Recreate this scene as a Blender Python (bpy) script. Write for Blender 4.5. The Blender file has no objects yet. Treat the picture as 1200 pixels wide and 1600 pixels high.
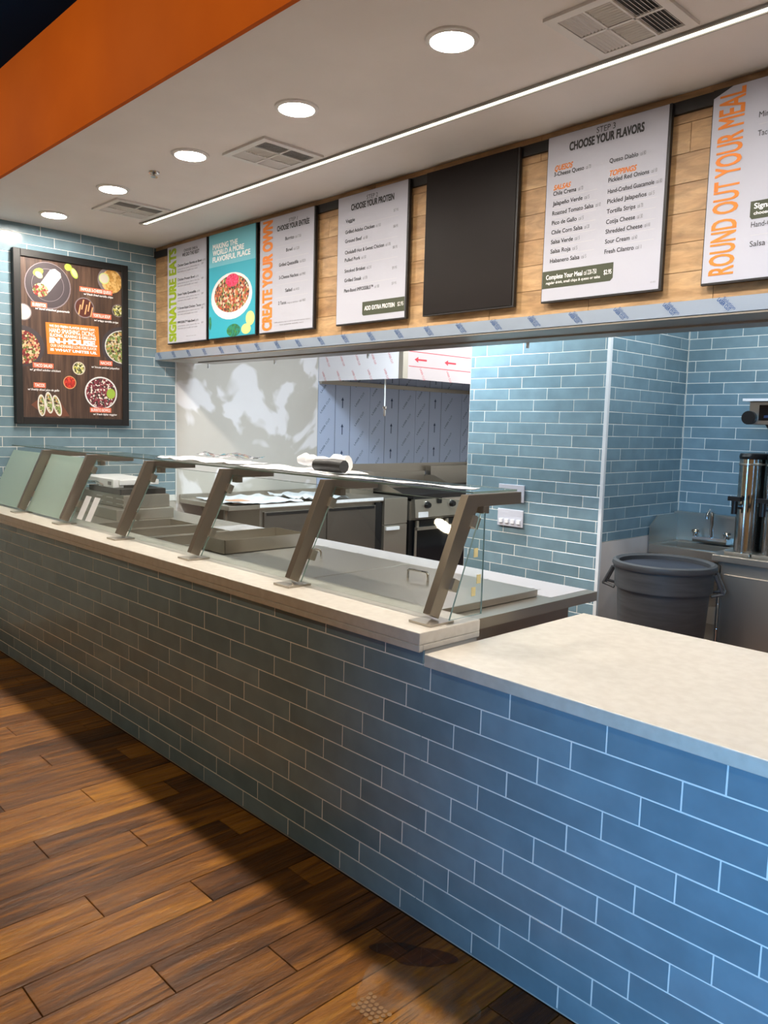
import bpy, math, random
from mathutils import Vector, Matrix
random.seed(7)
S = bpy.context.scene
COL = S.collection

# ---------------------------------------------------------------- camera
def look(yaw, pitch, roll):
    cy, sy, cp, sp = math.cos(yaw), math.sin(yaw), math.cos(pitch), math.sin(pitch)
    f = Vector((-sy*cp, cy*cp, -sp)); r = Vector((cy, sy, 0)); u = r.cross(f)
    cr, sr = math.cos(roll), math.sin(roll)
    R, U = cr*r + sr*u, -sr*r + cr*u
    return Matrix(((R.x, U.x, -f.x), (R.y, U.y, -f.y), (R.z, U.z, -f.z)))
cam_d = bpy.data.cameras.new('camera'); cam = bpy.data.objects.new('camera', cam_d); COL.objects.link(cam)
cam.matrix_world = Matrix.Translation((1.6212, -1.7749, 1.5951)) @ look(0.8063, 0.1083, 0.0273).to_4x4()
cam_d.sensor_fit = 'VERTICAL'; cam_d.sensor_height = 36.0; cam_d.lens = 1240.0/1600.0*36.0
cam_d.clip_start = 0.05; cam_d.clip_end = 100
S.camera = cam

# ---------------------------------------------------------------- world, daylight, exposure
W = bpy.data.worlds.new('world'); S.world = W; W.use_nodes = True
W.node_tree.nodes['Background'].inputs[0].default_value = (0.45, 0.62, 0.9, 1)
W.node_tree.nodes['Background'].inputs[1].default_value = 0.25
def area(name, loc, target, sx, sy, power, color, spread=180):
    l = bpy.data.lights.new(name, 'AREA'); l.shape = 'RECTANGLE'; l.size = sx; l.size_y = sy
    l.energy = power; l.color = color; l.spread = math.radians(spread)
    o = bpy.data.objects.new(name, l); COL.objects.link(o); o.location = loc
    o.rotation_euler = (Vector(target)-Vector(loc)).to_track_quat('-Z', 'Y').to_euler()
    return o
area('window_daylight', (2.1, -4.36, 1.55), (1.2, 0, 0.70), 0.7, 2.3, 10.5, (0.17, 0.52, 1.0), 36)
area('kitchen_panel_light', (-0.2, 2.55, 2.93), (-0.2, 2.55, 0), 1.1, 0.5, 17, (0.82, 0.93, 1.0))
area('kitchen_panel_light', (-2.3, 2.16, 2.93), (-2.3, 2.16, 0), 1.2, 0.45, 58, (0.80, 0.92, 1.0))
area('kitchen_panel_light', (-2.7, 4.6, 2.93), (-2.7, 4.6, 0), 1.1, 0.5, 45, (0.86, 0.94, 1.0))
V = S.view_settings
V.view_transform = 'Standard'; V.look = 'None'; V.exposure = 0.62; V.gamma = 1.0; V.use_curve_mapping = False

# ---------------------------------------------------------------- materials
def srgb(r, g, b):
    f = lambda c: (c/255/12.92) if c/255 <= 0.04045 else ((c/255+0.055)/1.055)**2.4
    return (f(r), f(g), f(b), 1)
MATS = {}
def mat(name, col, rough=0.5, metal=0.0, emit=None, es=0.0, spec=0.5):
    m = bpy.data.materials.new(name); m.use_nodes = True
    b = m.node_tree.nodes['Principled BSDF']
    b.inputs['Base Color'].default_value = col if len(col) == 4 else (*col, 1)
    b.inputs['Roughness'].default_value = rough; b.inputs['Metallic'].default_value = metal
    b.inputs['Specular IOR Level'].default_value = spec
    if emit: b.inputs['Emission Color'].default_value = emit; b.inputs['Emission Strength'].default_value = es
    MATS[name] = m; return m
def nodes(m): return m.node_tree.nodes, m.node_tree.links, m.node_tree.nodes['Principled BSDF']
def N(m, t, **kw):
    n = m.node_tree.nodes.new(t)
    for k, v in kw.items():
        if k in n.inputs: n.inputs[k].default_value = v
        else: setattr(n, k, v)
    return n
def coords(m, scale=(1, 1, 1), kind='Object', randomise=False):
    nt, lk, b = nodes(m)
    tc = N(m, 'ShaderNodeTexCoord'); mp = N(m, 'ShaderNodeMapping'); mp.inputs['Scale'].default_value = scale
    lk.new(tc.outputs[kind], mp.inputs['Vector'])
    if randomise:
        oi = N(m, 'ShaderNodeObjectInfo'); mu = N(m, 'ShaderNodeMath', operation='MULTIPLY'); mu.inputs[1].default_value = 57.0
        cb = N(m, 'ShaderNodeCombineXYZ'); lk.new(oi.outputs['Random'], mu.inputs[0])
        for i in range(3): lk.new(mu.outputs[0], cb.inputs[i])
        lk.new(cb.outputs[0], mp.inputs['Location'])
    return mp.outputs['Vector']
def ramp(m, fac, stops, interp='LINEAR'):
    r = N(m, 'ShaderNodeValToRGB'); r.color_ramp.interpolation = interp
    e = r.color_ramp.elements
    while len(e) < len(stops): e.new(0.5)
    for i, (p, c) in enumerate(stops): e[i].position = p; e[i].color = c if len(c) == 4 else (*c, 1)
    m.node_tree.links.new(fac, r.inputs[0]); return r.outputs[0]
def noise(m, vec, scale, detail=3, rough=0.5, dist=0.0):
    n = N(m, 'ShaderNodeTexNoise'); n.inputs['Scale'].default_value = scale; n.inputs['Detail'].default_value = detail
    n.inputs['Roughness'].default_value = rough; n.inputs['Distortion'].default_value = dist
    m.node_tree.links.new(vec, n.inputs['Vector']); return n.outputs[0]
def bump(m, h, strength, dist=0.01):
    bn = N(m, 'ShaderNodeBump'); bn.inputs['Strength'].default_value = strength; bn.inputs['Distance'].default_value = dist
    m.node_tree.links.new(h, bn.inputs['Height']); m.node_tree.links.new(bn.outputs[0], nodes(m)[2].inputs['Normal'])
def mixc(m, a, b, fac, mode='MIX'):
    x = N(m, 'ShaderNodeMix', data_type='RGBA', blend_type=mode)
    lk = m.node_tree.links
    for s, v in ((x.inputs[6], a), (x.inputs[7], b), (x.inputs[0], fac)):
        if hasattr(v, 'default_value') or hasattr(v, 'is_linked'): lk.new(v, s)
        else: s.default_value = v
    return x.outputs[2]

def tile_mat(name, c0, c1, rough):
    m = mat(name, c0, rough); nt, lk, b = nodes(m)
    oi = N(m, 'ShaderNodeObjectInfo')
    base = ramp(m, oi.outputs['Random'], [(0, c0), (1, c1)])
    v = coords(m, (1, 1, 1), 'Object', True)
    n = noise(m, v, 9, 3)
    lk.new(mixc(m, base, ramp(m, n, [(0.3, (0.82,)*3), (0.7, (1.06,)*3)]), 0.8, 'MULTIPLY'), b.inputs['Base Color'])
    bump(m, noise(m, v, 7, 2), 0.12, 0.02)
    return m
TILE = tile_mat('glazed_blue_tile', srgb(114, 141, 154), srgb(130, 157, 170), 0.2)
GROUT = mat('white_grout', srgb(236, 238, 234), 0.9)
def plank_mat(name, stops, rough, gs, relief, random_shift=0.35):
    m = mat(name, stops[0][1], rough); nt, lk, b = nodes(m)
    v = coords(m, gs, 'Object', True)
    n = noise(m, v, 1.0, 5, 0.55, 1.2)
    oi = N(m, 'ShaderNodeObjectInfo')
    sh = N(m, 'ShaderNodeMath', operation='MULTIPLY_ADD'); lk.new(oi.outputs['Random'], sh.inputs[0])
    sh.inputs[1].default_value = random_shift; sh.inputs[2].default_value = -random_shift/2
    ad = N(m, 'ShaderNodeMath', operation='ADD'); lk.new(n, ad.inputs[0]); lk.new(sh.outputs[0], ad.inputs[1])
    c = ramp(m, ad.outputs[0], stops)
    v2 = coords(m, tuple(3.5*g for g in gs), 'Object', True)
    fine = noise(m, v2, 1.0, 6, 0.65, 0.6)
    lk.new(mixc(m, c, ramp(m, fine, [(0.35, (0.62,)*3), (0.6, (1.08,)*3)]), 0.75, 'MULTIPLY'), b.inputs['Base Color'])
    bump(m, fine, relief, 0.01)
    return m
FLOORWOOD = plank_mat('wood_look_plank', [(0.2, srgb(66, 37, 13)), (0.42, srgb(116, 70, 20)), (0.58, srgb(158, 100, 26)), (0.78, srgb(188, 128, 40))], 0.36, (16, 1.5, 16), 0.85, 0.36); nodes(FLOORWOOD)[2].inputs['Specular IOR Level'].default_value = 0.3
MAPLE = plank_mat('maple_plank', [(0.2, srgb(150, 112, 74)), (0.5, srgb(184, 146, 102)), (0.8, srgb(204, 168, 124))], 0.5, (2.0, 6, 9), 0.04, 0.22)
def speckle(name, c0, c1, scale, rough, lo=0.35, hi=0.65, det=4, gs=(1, 1, 1)):
    m = mat(name, c0, rough); nt, lk, b = nodes(m)
    lk.new(ramp(m, noise(m, coords(m, gs), scale, det), [(lo, c0), (hi, c1)]), b.inputs['Base Color']); return m
QUARTZ = speckle('white_quartz', srgb(204, 196, 183), srgb(213, 206, 194), 30, 0.3)
CEIL = speckle('ceiling_paint', srgb(226, 222, 219), srgb(231, 227, 224), 3, 0.7)
ORANGE = speckle('orange_paint', srgb(190, 88, 6), srgb(198, 94, 8), 2, 0.75); nodes(ORANGE)[2].inputs['Specular IOR Level'].default_value = 0.15
NAVY = mat('navy_ceiling_paint', srgb(5, 26, 50), 0.9, spec=0.05)
WALLP = mat('plain_wall_paint', srgb(190, 186, 178), 0.8)
DARKWALL = mat('dining_wall_paint', srgb(186, 158, 120), 0.8)
KFLOOR = speckle('kitchen_floor_tile', srgb(96, 66, 54), srgb(120, 84, 68), 8, 0.6)
GROUTF = mat('floor_joint', srgb(46, 28, 18), 0.8)
def steel(name, col, rough, gs=(2, 2, 60)):
    m = mat(name, col, rough, 0.88); nt, lk, b = nodes(m)
    n = noise(m, coords(m), 3, 2)
    c0 = tuple(x*0.95 for x in col[:3]); c1 = tuple(min(1, x*1.05) for x in col[:3])
    lk.new(ramp(m, n, [(0.2, c0), (0.8, c1)]), b.inputs['Base Color'])
    return m
STEEL = steel('brushed_stainless', srgb(186, 179, 168), 0.34)
FRIDGE = steel('film_dulled_stainless', srgb(122, 116, 110), 0.4)
STEELD = steel('dull_stainless', srgb(168, 161, 151), 0.42)
POSTM = steel('bronze_toned_stainless', srgb(152, 141, 130), 0.32, (40, 40, 4))
CHROME = mat('chrome', srgb(225, 225, 225), 0.08, 1.0)
BLACKP = mat('black_plastic', srgb(22, 22, 24), 0.4)
BLACKF = mat('matte_black', srgb(20, 18, 18), 0.5)
BLACKB = mat('dark_panel', srgb(27, 22, 21), 0.5, spec=0.15)
DARKG = mat('dark_glass', srgb(20, 22, 26), 0.08)
WHITEP = mat('white_plastic', srgb(236, 236, 240), 0.35)
PAPER = mat('menu_paper', srgb(184, 186, 198), 0.65, spec=0.25)
SHEET = speckle('white_foam_sheet', srgb(232, 234, 238), srgb(246, 246, 248), 8, 0.6)
PLAN = speckle('plan_paper', srgb(200, 208, 218), srgb(228, 232, 236), 12, 0.7)
PLANO = mat('plan_corner_orange', srgb(206, 158, 128), 0.7)
INK = mat('ink_black', srgb(52, 52, 54), 0.6)
INKG = mat('ink_grey', srgb(120, 120, 124), 0.6)
INKL = mat('ink_line', srgb(196, 196, 198), 0.6)
INKO = mat('ink_orange', srgb(228, 130, 44), 0.6)
INKGR = mat('ink_green', srgb(150, 176, 32), 0.6)
INKOL = mat('ink_olive', srgb(60, 66, 46), 0.6)
INKW = mat('ink_white', srgb(246, 246, 246), 0.6)
INKBL = mat('ink_film_blue', srgb(40, 84, 142), 0.6)
INKNV = mat('ink_film_navy', srgb(30, 52, 92), 0.6)
INKR = mat('ink_film_red', srgb(196, 44, 60), 0.6)
TEAL = mat('teal_print', srgb(44, 168, 190), 0.55)
TEALL = mat('light_teal_print', srgb(112, 190, 206), 0.55)
LABELR = mat('coral_label_print', srgb(226, 112, 78), 0.6)
LABELO = mat('orange_label_print', srgb(232, 124, 38), 0.6)
FILMB = mat('blue_film_on_steel', srgb(176, 190, 218), 0.35, 0.1)
HOODW = mat('white_hood_film', srgb(224, 222, 228), 0.45)
FILMG = mat('grey_film_on_steel', srgb(158, 172, 190), 0.35, 0.3)
FILMW = mat('white_film_on_steel', srgb(192, 192, 198), 0.4, 0.15)
FILMP = mat('pink_film_on_steel', srgb(196, 184, 184), 0.4, 0.2)
PLASTG = speckle('grey_bin_plastic', srgb(58, 59, 61), srgb(70, 71, 73), 6, 0.5, gs=(1, 1, 8))
PLASTI = mat('bin_inside', srgb(44, 48, 58), 0.55)
FRP = speckle('white_wall_panel', srgb(206, 196, 190), srgb(214, 206, 202), 4, 0.45)
TRIMW = mat('white_metal_trim', srgb(226, 230, 234), 0.35)
LAMP = mat('lamp_lens', (1, 1, 1, 1), 0.4, 0, (1.0, 0.92, 0.82, 1), 225)
SLOT = mat('slot_lens', (1, 1, 1, 1), 0.4, 0, (1.0, 0.92, 0.72, 1), 1.6)
WHITEM = mat('white_enamel', srgb(222, 222, 220), 0.4)
VENTD = mat('vent_shadow_grey', srgb(96, 98, 100), 0.7)
YEL = mat('cream_tape', srgb(222, 206, 150), 0.7)
def drywall():
    m = mat('patched_drywall', srgb(190, 186, 178), 0.85); nt, lk, b = nodes(m)
    v = coords(m)
    n = noise(m, v, 2.0, 3, 0.5, 0.6)
    a = ramp(m, n, [(0.0, srgb(180, 175, 167)), (0.52, srgb(190, 186, 179)), (0.56, srgb(222, 220, 222)), (1.0, srgb(228, 227, 230))])
    lk.new(a, b.inputs['Base Color']); return m
DRYWALL = drywall()
def glassy(name, tint, gl=0.9):
    m = bpy.data.materials.new(name); m.use_nodes = True; nt = m.node_tree; nt.nodes.clear()
    o = nt.nodes.new('ShaderNodeOutputMaterial'); mx = nt.nodes.new('ShaderNodeMixShader')
    t = nt.nodes.new('ShaderNodeBsdfTransparent'); t.inputs[0].default_value = tint
    g = nt.nodes.new('ShaderNodeBsdfGlossy'); g.inputs['Roughness'].default_value = 0.02; g.inputs[0].default_value = (gl, gl, gl, 1)
    lw = nt.nodes.new('ShaderNodeLayerWeight'); lw.inputs[0].default_value = 0.5
    pw = nt.nodes.new('ShaderNodeMath'); pw.operation = 'POWER'; pw.inputs[1].default_value = 5.0
    f = nt.nodes.new('ShaderNodeMath'); f.operation = 'MULTIPLY_ADD'; f.inputs[1].default_value = 0.8; f.inputs[2].default_value = 0.035
    nt.links.new(lw.outputs['Facing'], pw.inputs[0]); nt.links.new(pw.outputs[0], f.inputs[0])
    nt.links.new(f.outputs[0], mx.inputs[0]); nt.links.new(t.outputs[0], mx.inputs[1]); nt.links.new(g.outputs[0], mx.inputs[2])
    nt.links.new(mx.outputs[0], o.inputs[0]); MATS[name] = m; return m
GLASS = glassy('clear_glass', (0.95, 0.975, 0.965, 1))
GLASSE = mat('green_glass_edge', srgb(128, 150, 142), 0.2)
PLASTIC = glassy('clear_plastic_bag', (0.86, 0.86, 0.87, 1))
FROST = mat('frosted_film_glass', srgb(186, 212, 202), 0.25)
nodes(FROST)[2].inputs['Alpha'].default_value = 0.86
def food(name, cols, scale):
    m = mat(name, cols[0], 0.6); nt, lk, b = nodes(m)
    vo = N(m, 'ShaderNodeTexVoronoi'); vo.inputs['Scale'].default_value = scale
    lk.new(coords(m), vo.inputs['Vector'])
    sp = N(m, 'ShaderNodeSeparateColor'); lk.new(vo.outputs['Color'], sp.inputs[0])
    k = len(cols)
    lk.new(ramp(m, sp.outputs[0], [(i/k, c) for i, c in enumerate(cols)], 'CONSTANT'), b.inputs['Base Color']); return m
F_BOWL = food('bowl_food_print', [srgb(150, 60, 44), srgb(196, 120, 70), srgb(120, 130, 60), srgb(210, 190, 160), srgb(60, 36, 30), srgb(186, 84, 50)], 60)
F_SALAD = food('salad_food_print', [srgb(120, 30, 34), srgb(200, 150, 110), srgb(90, 50, 40), srgb(214, 190, 150), srgb(150, 60, 50), srgb(100, 110, 50)], 70)
F_NACHO = food('nacho_food_print', [srgb(110, 130, 70), srgb(210, 200, 170), srgb(80, 60, 40), srgb(190, 150, 90), srgb(140, 160, 90)], 70)
F_RED = food('red_cabbage_print', [srgb(120, 40, 54), srgb(150, 70, 80), srgb(230, 224, 214), srgb(90, 28, 40), srgb(60, 50, 44)], 80)
F_SALSA = food('salsa_print', [srgb(190, 40, 30), srgb(214, 70, 44), srgb(150, 24, 20)], 110)
F_CORN = food('relish_print', [srgb(200, 190, 90), srgb(110, 120, 50), srgb(226, 220, 180), srgb(60, 60, 30)], 110)
F_CHIP = food('chips_print', [srgb(214, 164, 90), srgb(190, 140, 66), srgb(230, 190, 120)], 50)
F_SOUP = mat('soup_print', srgb(80, 36, 26), 0.6)
F_TORT = mat('tortilla_print', srgb(224, 220, 210), 0.6)
F_LIME = mat('lime_print', srgb(160, 190, 70), 0.6)
F_LIMEL = mat('lime_flesh_print', srgb(206, 222, 140), 0.6)
F_PLATE = mat('plate_print', srgb(66, 58, 62), 0.6)
F_PLATER = mat('plate_rim_print', srgb(128, 118, 122), 0.6)
F_BOWLW = mat('white_bowl_print', srgb(228, 230, 230), 0.6)
F_RICE = mat('rice_print', srgb(214, 206, 188), 0.6)
F_BOARD = mat('board_print', srgb(112, 66, 48), 0.6)
F_STRIP = mat('tortilla_strip_print', srgb(216, 160, 110), 0.6)
F_PINK = food('pink_onion_print', [srgb(226, 40, 90), srgb(240, 80, 120), srgb(200, 30, 70)], 90)
F_GREEN = food('herb_print', [srgb(40, 110, 70), srgb(20, 130, 110), srgb(60, 140, 60)], 60)
def darkwood():
    m = mat('dark_wood_print', srgb(70, 52, 42), 0.5); nt, lk, b = nodes(m)
    n = noise(m, coords(m, (1, 26, 1.6)), 1.0, 5, 0.6, 0.8)
    lk.new(ramp(m, n, [(0.25, srgb(40, 28, 24)), (0.5, srgb(74, 54, 44)), (0.75, srgb(108, 84, 68))]), b.inputs['Base Color']); return m
F_WOOD = darkwood()

# ---------------------------------------------------------------- mesh helpers
class MB:
    def __init__(s): s.v, s.f, s.m = [], [], []; s.mi = 0
    def add(s, vs, fs):
        o = len(s.v); s.v += [tuple(p) for p in vs]
        for f in fs: s.f.append(tuple(i+o for i in f)); s.m.append(s.mi)
        return s
    def box(s, x0, x1, y0, y1, z0, z1):
        return s.add([(x, y, z) for x in (x0, x1) for y in (y0, y1) for z in (z0, z1)],
                     [(0, 1, 3, 2), (4, 6, 7, 5), (0, 4, 5, 1), (2, 3, 7, 6), (0, 2, 6, 4), (1, 5, 7, 3)])
    def prism(s, poly, axis, a0, a1):
        """poly: 2-d outline; axis 'x' -> (y,z), 'y' -> (x,z), 'z' -> (x,y)"""
        n = len(poly)
        p = {'x': lambda a, q: (a, q[0], q[1]), 'y': lambda a, q: (q[0], a, q[1]), 'z': lambda a, q: (q[0], q[1], a)}[axis]
        return s.add([p(a0, q) for q in poly] + [p(a1, q) for q in poly],
                     [tuple(range(n))[::-1], tuple(range(n, 2*n))] + [(i, (i+1) % n, n+(i+1) % n, n+i) for i in range(n)])
    def tube(s, pts, r, seg=8, cap=True):
        pts = [Vector(p) for p in pts]; n = len(pts); rings = []
        rr = r if isinstance(r, (list, tuple)) else [r]*n
        up = None
        for i, p in enumerate(pts):
            t = ((pts[min(i+1, n-1)]-p).normalized() + (p-pts[max(i-1, 0)]).normalized()).normalized()
            a = Vector((0, 0, 1)) if abs(t.z) < 0.9 else Vector((1, 0, 0))
            if up is not None: a = up
            b = t.cross(a).normalized(); up = b.cross(t).normalized()
            rings.append([p + rr[i]*(math.cos(2*math.pi*k/seg)*b + math.sin(2*math.pi*k/seg)*up) for k in range(seg)])
        fs = [(i*seg+k, i*seg+(k+1) % seg, (i+1)*seg+(k+1) % seg, (i+1)*seg+k) for i in range(n-1) for k in range(seg)]
        if cap: fs += [tuple(range(seg))[::-1], tuple((n-1)*seg+k for k in range(seg))]
        return s.add([q for r_ in rings for q in r_], fs)
    def lathe(s, prof, c, seg=32, sx=1.0, sy=1.0, axis='z'):
        vs = []
        for r, h in prof:
            for k in range(seg):
                a = 2*math.pi*k/seg; p = (r*math.cos(a)*sx, r*math.sin(a)*sy, h)
                if axis == 'x': p = (p[2], p[0], p[1])
                if axis == 'y': p = (p[0], p[2], p[1])
                vs.append((c[0]+p[0], c[1]+p[1], c[2]+p[2]))
        n = len(prof)
        fs = [(i*seg+k, i*seg+(k+1) % seg, (i+1)*seg+(k+1) % seg, (i+1)*seg+k) for i in range(n-1) for k in range(seg)]
        if prof[0][0] > 0: fs.append(tuple(range(seg))[::-1])
        if prof[-1][0] > 0: fs.append(tuple((n-1)*seg+k for k in range(seg)))
        return s.add(vs, fs)
    def disc(s, frame, u, v, w, ru, rv=None, seg=28, ang=0.0):
        rv = rv or ru; ca, sa = math.cos(ang), math.sin(ang)
        pts = []
        for k in range(seg):
            a = 2*math.pi*k/seg; x, y = ru*math.cos(a), rv*math.sin(a)
            pts.append(frame(u+x*ca-y*sa, v+x*sa+y*ca, w))
        return s.add(pts, [tuple(range(seg))])
    def poly(s, frame, pts, w):
        return s.add([frame(u, v, w) for u, v in pts], [tuple(range(len(pts)))])
ORG = {}
def link(name, me, parent=None, loc=None):
    o = bpy.data.objects.new(name, me); COL.objects.link(o)
    if parent is not None: o.parent = parent
    if loc is not None: o.location = loc
    return o
def worg(o):
    p = Vector((0, 0, 0))
    while o is not None: p += o.location; o = o.parent
    return p
def obj(name, mb, mats, parent=None, smooth=False, bevel=0, origin=None):
    """mb is in world coordinates; the mesh is stored about its own base point"""
    base = worg(parent) if parent is not None else Vector((0, 0, 0))
    if origin is None:
        xs, ys, zs = zip(*mb.v); origin = Vector(((min(xs)+max(xs))/2, (min(ys)+max(ys))/2, min(zs)))
    origin = Vector(origin)
    me = bpy.data.meshes.new(name)
    me.from_pydata([(x-origin.x, y-origin.y, z-origin.z) for x, y, z in mb.v], [], mb.f)
    for m in (mats if isinstance(mats, (list, tuple)) else [mats]): me.materials.append(m)
    if any(mb.m): me.polygons.foreach_set('material_index', mb.m)
    me.update()
    import bmesh
    bm = bmesh.new(); bm.from_mesh(me); bmesh.ops.recalc_face_normals(bm, faces=bm.faces); bm.to_mesh(me); bm.free()
    if smooth:
        me.polygons.foreach_set('use_smooth', [True]*len(me.polygons))
        me.set_sharp_from_angle(angle=math.radians(38))
    o = link(name, me, parent, origin-base)
    if bevel:
        b = o.modifiers.new('bevel', 'BEVEL'); b.width = bevel; b.segments = 2; b.limit_method = 'ANGLE'
    return o
def thing(name, loc, label, cat, group=None):
    o = bpy.data.objects.new(name, None); COL.objects.link(o); o.location = loc; o.empty_display_size = 0.05
    return tag(o, label, cat, group)
def tag(o, label, cat, group=None):
    o['label'] = label; o['category'] = cat
    if group: o['group'] = group
    return o
def struct(o): o['kind'] = 'structure'; return o
def bx(*a): return MB().box(*a)

# text: queued, turned into flat meshes at the end
TQ = []
def front(y):      # print frame on a surface facing -Y
    return lambda u, v, w: (u, y-w, v)
def side(x):       # print frame on a surface facing +X
    return lambda u, v, w: (x+w, u, v)
def text(parent, frame, s, u0, u1, v, h, m, w=0.0012, bold=0.0, slant=0.0, rot=0, name='lettering', sx=None):
    """string from u0 to u1 on baseline v, capital height h; rot=90 reads upwards (u0..u1 then run along v and v is u of the baseline)"""
    TQ.append((parent, frame, s, u0, u1, v, h, m, w, bold, slant, rot, name))
def flush_text():
    cur = []
    for q in TQ:
        c = bpy.data.curves.new('t', 'FONT'); c.body = q[2]; c.size = 1.0; c.resolution_u = 3
        o = bpy.data.objects.new('t', c); COL.objects.link(o); cur.append(o)
    bpy.context.view_layer.update()
    dg = bpy.context.evaluated_depsgraph_get()
    groups = {}
    for q, o in zip(TQ, cur):
        parent, frame, s, u0, u1, v, h, m, w, bold, slant, rot, name = q
        me = o.evaluated_get(dg).to_mesh()
        xs = [p.co.x for p in me.vertices]
        if not xs: continue
        a, b = min(xs), max(xs); kx = (u1-u0)/(b-a); ky = h/0.69
        mb = groups.setdefault((len(groups), m.name, name), (MB(), parent, m))[0]
        ca, sa = math.cos(math.radians(rot)), math.sin(math.radians(rot))
        shifts = [(0, 0)] if not bold else [(0, 0), (-bold, -bold*.7), (bold, -bold*.7), (-bold, bold*.7), (bold, bold*.7)]
        for i, (dx, dy) in enumerate(shifts):       # heavier strokes: the letters struck again, a hair apart
            vs = []; wi = w+i*0.00006
            for p in me.vertices:
                x, y = (p.co.x+dx-a)*kx, (p.co.y+dy)*ky; x += slant*y
                vs.append(frame(v-y, u0+x, wi) if rot == 90 else frame(u0+x*ca-y*sa, v+x*sa+y*ca, wi))
            mb.add(vs, [tuple(p.vertices) for p in me.polygons])
        o.evaluated_get(dg).to_mesh_clear()
    for o in cur:
        c = o.data; bpy.data.objects.remove(o); bpy.data.curves.remove(c)
    for (pn, mn, name), (mb, parent, m) in groups.items(): obj(name, mb, m, parent)

# ---------------------------------------------------------------- tiles
TM = {}
TD = 0.0069     # tiles sit this deep in the grout bed
def tile_mesh(w, h, m, t=0.008, c=0.0013):
    k = (round(w, 3), round(h, 3), m.name)
    if k not in TM:
        a, b = w/2, h/2
        vs = [(x, 0.0, z) for x, z in ((-a, -b), (a, -b), (a, b), (-a, b))] + [(x, -t+c, z) for x, z in ((-a, -b), (a, -b), (a, b), (-a, b))]
        cc = min(c, a*0.5, b*0.5)
        vs += [(x, -t, z) for x, z in ((-a+cc, -b+cc), (a-cc, -b+cc), (a-cc, b-cc), (-a+cc, b-cc))]
        fs = [(8, 9, 10, 11)] + [(i, (i+1) % 4, 4+(i+1) % 4, 4+i) for i in range(4)] + [(4+i, 4+(i+1) % 4, 8+(i+1) % 4, 8+i) for i in range(4)]
        me = bpy.data.meshes.new('tile'); me.from_pydata(vs, [], fs); me.materials.append(m); me.update(); TM[k] = me
    return TM[k]
def tile_field(parent, axis, plane, u0, u1, v0, v1, uj, vj, pw, ph, shift, gap=0.0038, m=None, cutout=None):
    """axis 'y': wall faces -Y (u = X); axis 'x': wall faces +X (u = Y). uj: a joint of row 0, vj: bottom of row 0, rows count downwards"""
    m = m or TILE; base = worg(parent)
    r = math.floor((vj-v1)/ph)
    while vj-(r-1)*ph > v0+0.004:
        r0, r1 = vj-r*ph, vj-(r-1)*ph
        lo, hi = max(r0, v0), min(r1, v1)
        if hi-lo > 0.008:
            s = (uj+r*shift*pw-u0) % pw; e = [u0]
            x = u0+s
            while x < u1: e.append(x); x += pw
            e.append(u1)
            for a, b in zip(e, e[1:]):
                if b-a < 0.008 or (cutout and cutout((a+b)/2, (lo+hi)/2)): continue
                c = ((a+b)/2, plane+TD, (lo+hi)/2) if axis == 'y' else (plane-TD, (a+b)/2, (lo+hi)/2)
                o = link('tile', tile_mesh(b-a-gap, hi-lo-gap, m), parent, Vector(c)-base)
                o.rotation_euler = (random.uniform(-.004, .004), 0, (math.pi/2 if axis == 'x' else 0)+random.uniform(-.0025, .0025))
        r += 1
WH, WP = 0.0746, 0.305     # wall tile pitch

# ================================================================ the setting
XL = -4.59
# floor
fl = struct(obj('floor', bx(-4.75, 4.0, -4.6, 0.012, -0.1, -0.006), GROUTF))
PM = {}
def plank(w, l):
    k = (round(w, 3), round(l, 3))
    if k not in PM:
        a, b, c = w/2, l/2, 0.0015
        vs = [(x, y, -0.006) for x, y in ((-a, -b), (a, -b), (a, b), (-a, b))] + [(x, y, -c) for x, y in ((-a, -b), (a, -b), (a, b), (-a, b))]
        vs += [(x, y, 0) for x, y in ((-a+c, -b+c), (a-c, -b+c), (a-c, b-c), (-a+c, b-c))]
        fs = [(8, 9, 10, 11)] + [(i, (i+1) % 4, 4+(i+1) % 4, 4+i) for i in range(4)] + [(4+i, 4+(i+1) % 4, 8+(i+1) % 4, 8+i) for i in range(4)]
        me = bpy.data.meshes.new('plank'); me.from_pydata(vs, [], fs); me.materials.append(FLOORWOOD); me.update(); PM[k] = me
    return PM[k]
PW, PL = 0.1535, 0.925
fb = worg(fl)
for k in range(-22, 29):
    x0 = -1.32+k*PW; off = -0.74+0.308*(k % 3)
    y = off-PL*math.ceil((off+4.55)/PL)
    if x0 > 1.2: lim = -2.6
    else: lim = -3.3
    while y < 0:
        a, b = max(y, -4.55), min(y+PL, 0.0)
        if b-a > 0.02 and b > lim and x0 > -4.7 and x0+PW < 3.9:
            link('plank', plank(PW-0.003, b-a-0.003), fl, Vector((x0+PW/2, (a+b)/2, 0))-fb)
        y += PL
struct(obj('floor_kitchen', bx(-4.75, 4.0, 0.012, 6.4, -0.1, -0.003), KFLOOR))
# ceilings
struct(obj('ceiling', bx(-4.75, 4.0, -0.06, 6.4, 3.0, 3.08), CEIL))
struct(obj('ceiling_dining', bx(-4.75, 4.0, -4.6, -0.08, 3.589, 3.68), NAVY))
struct(obj('trim_1', bx(-4.75, 4.0, -0.08, -0.06, 2.998, 3.62), ORANGE))
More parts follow.
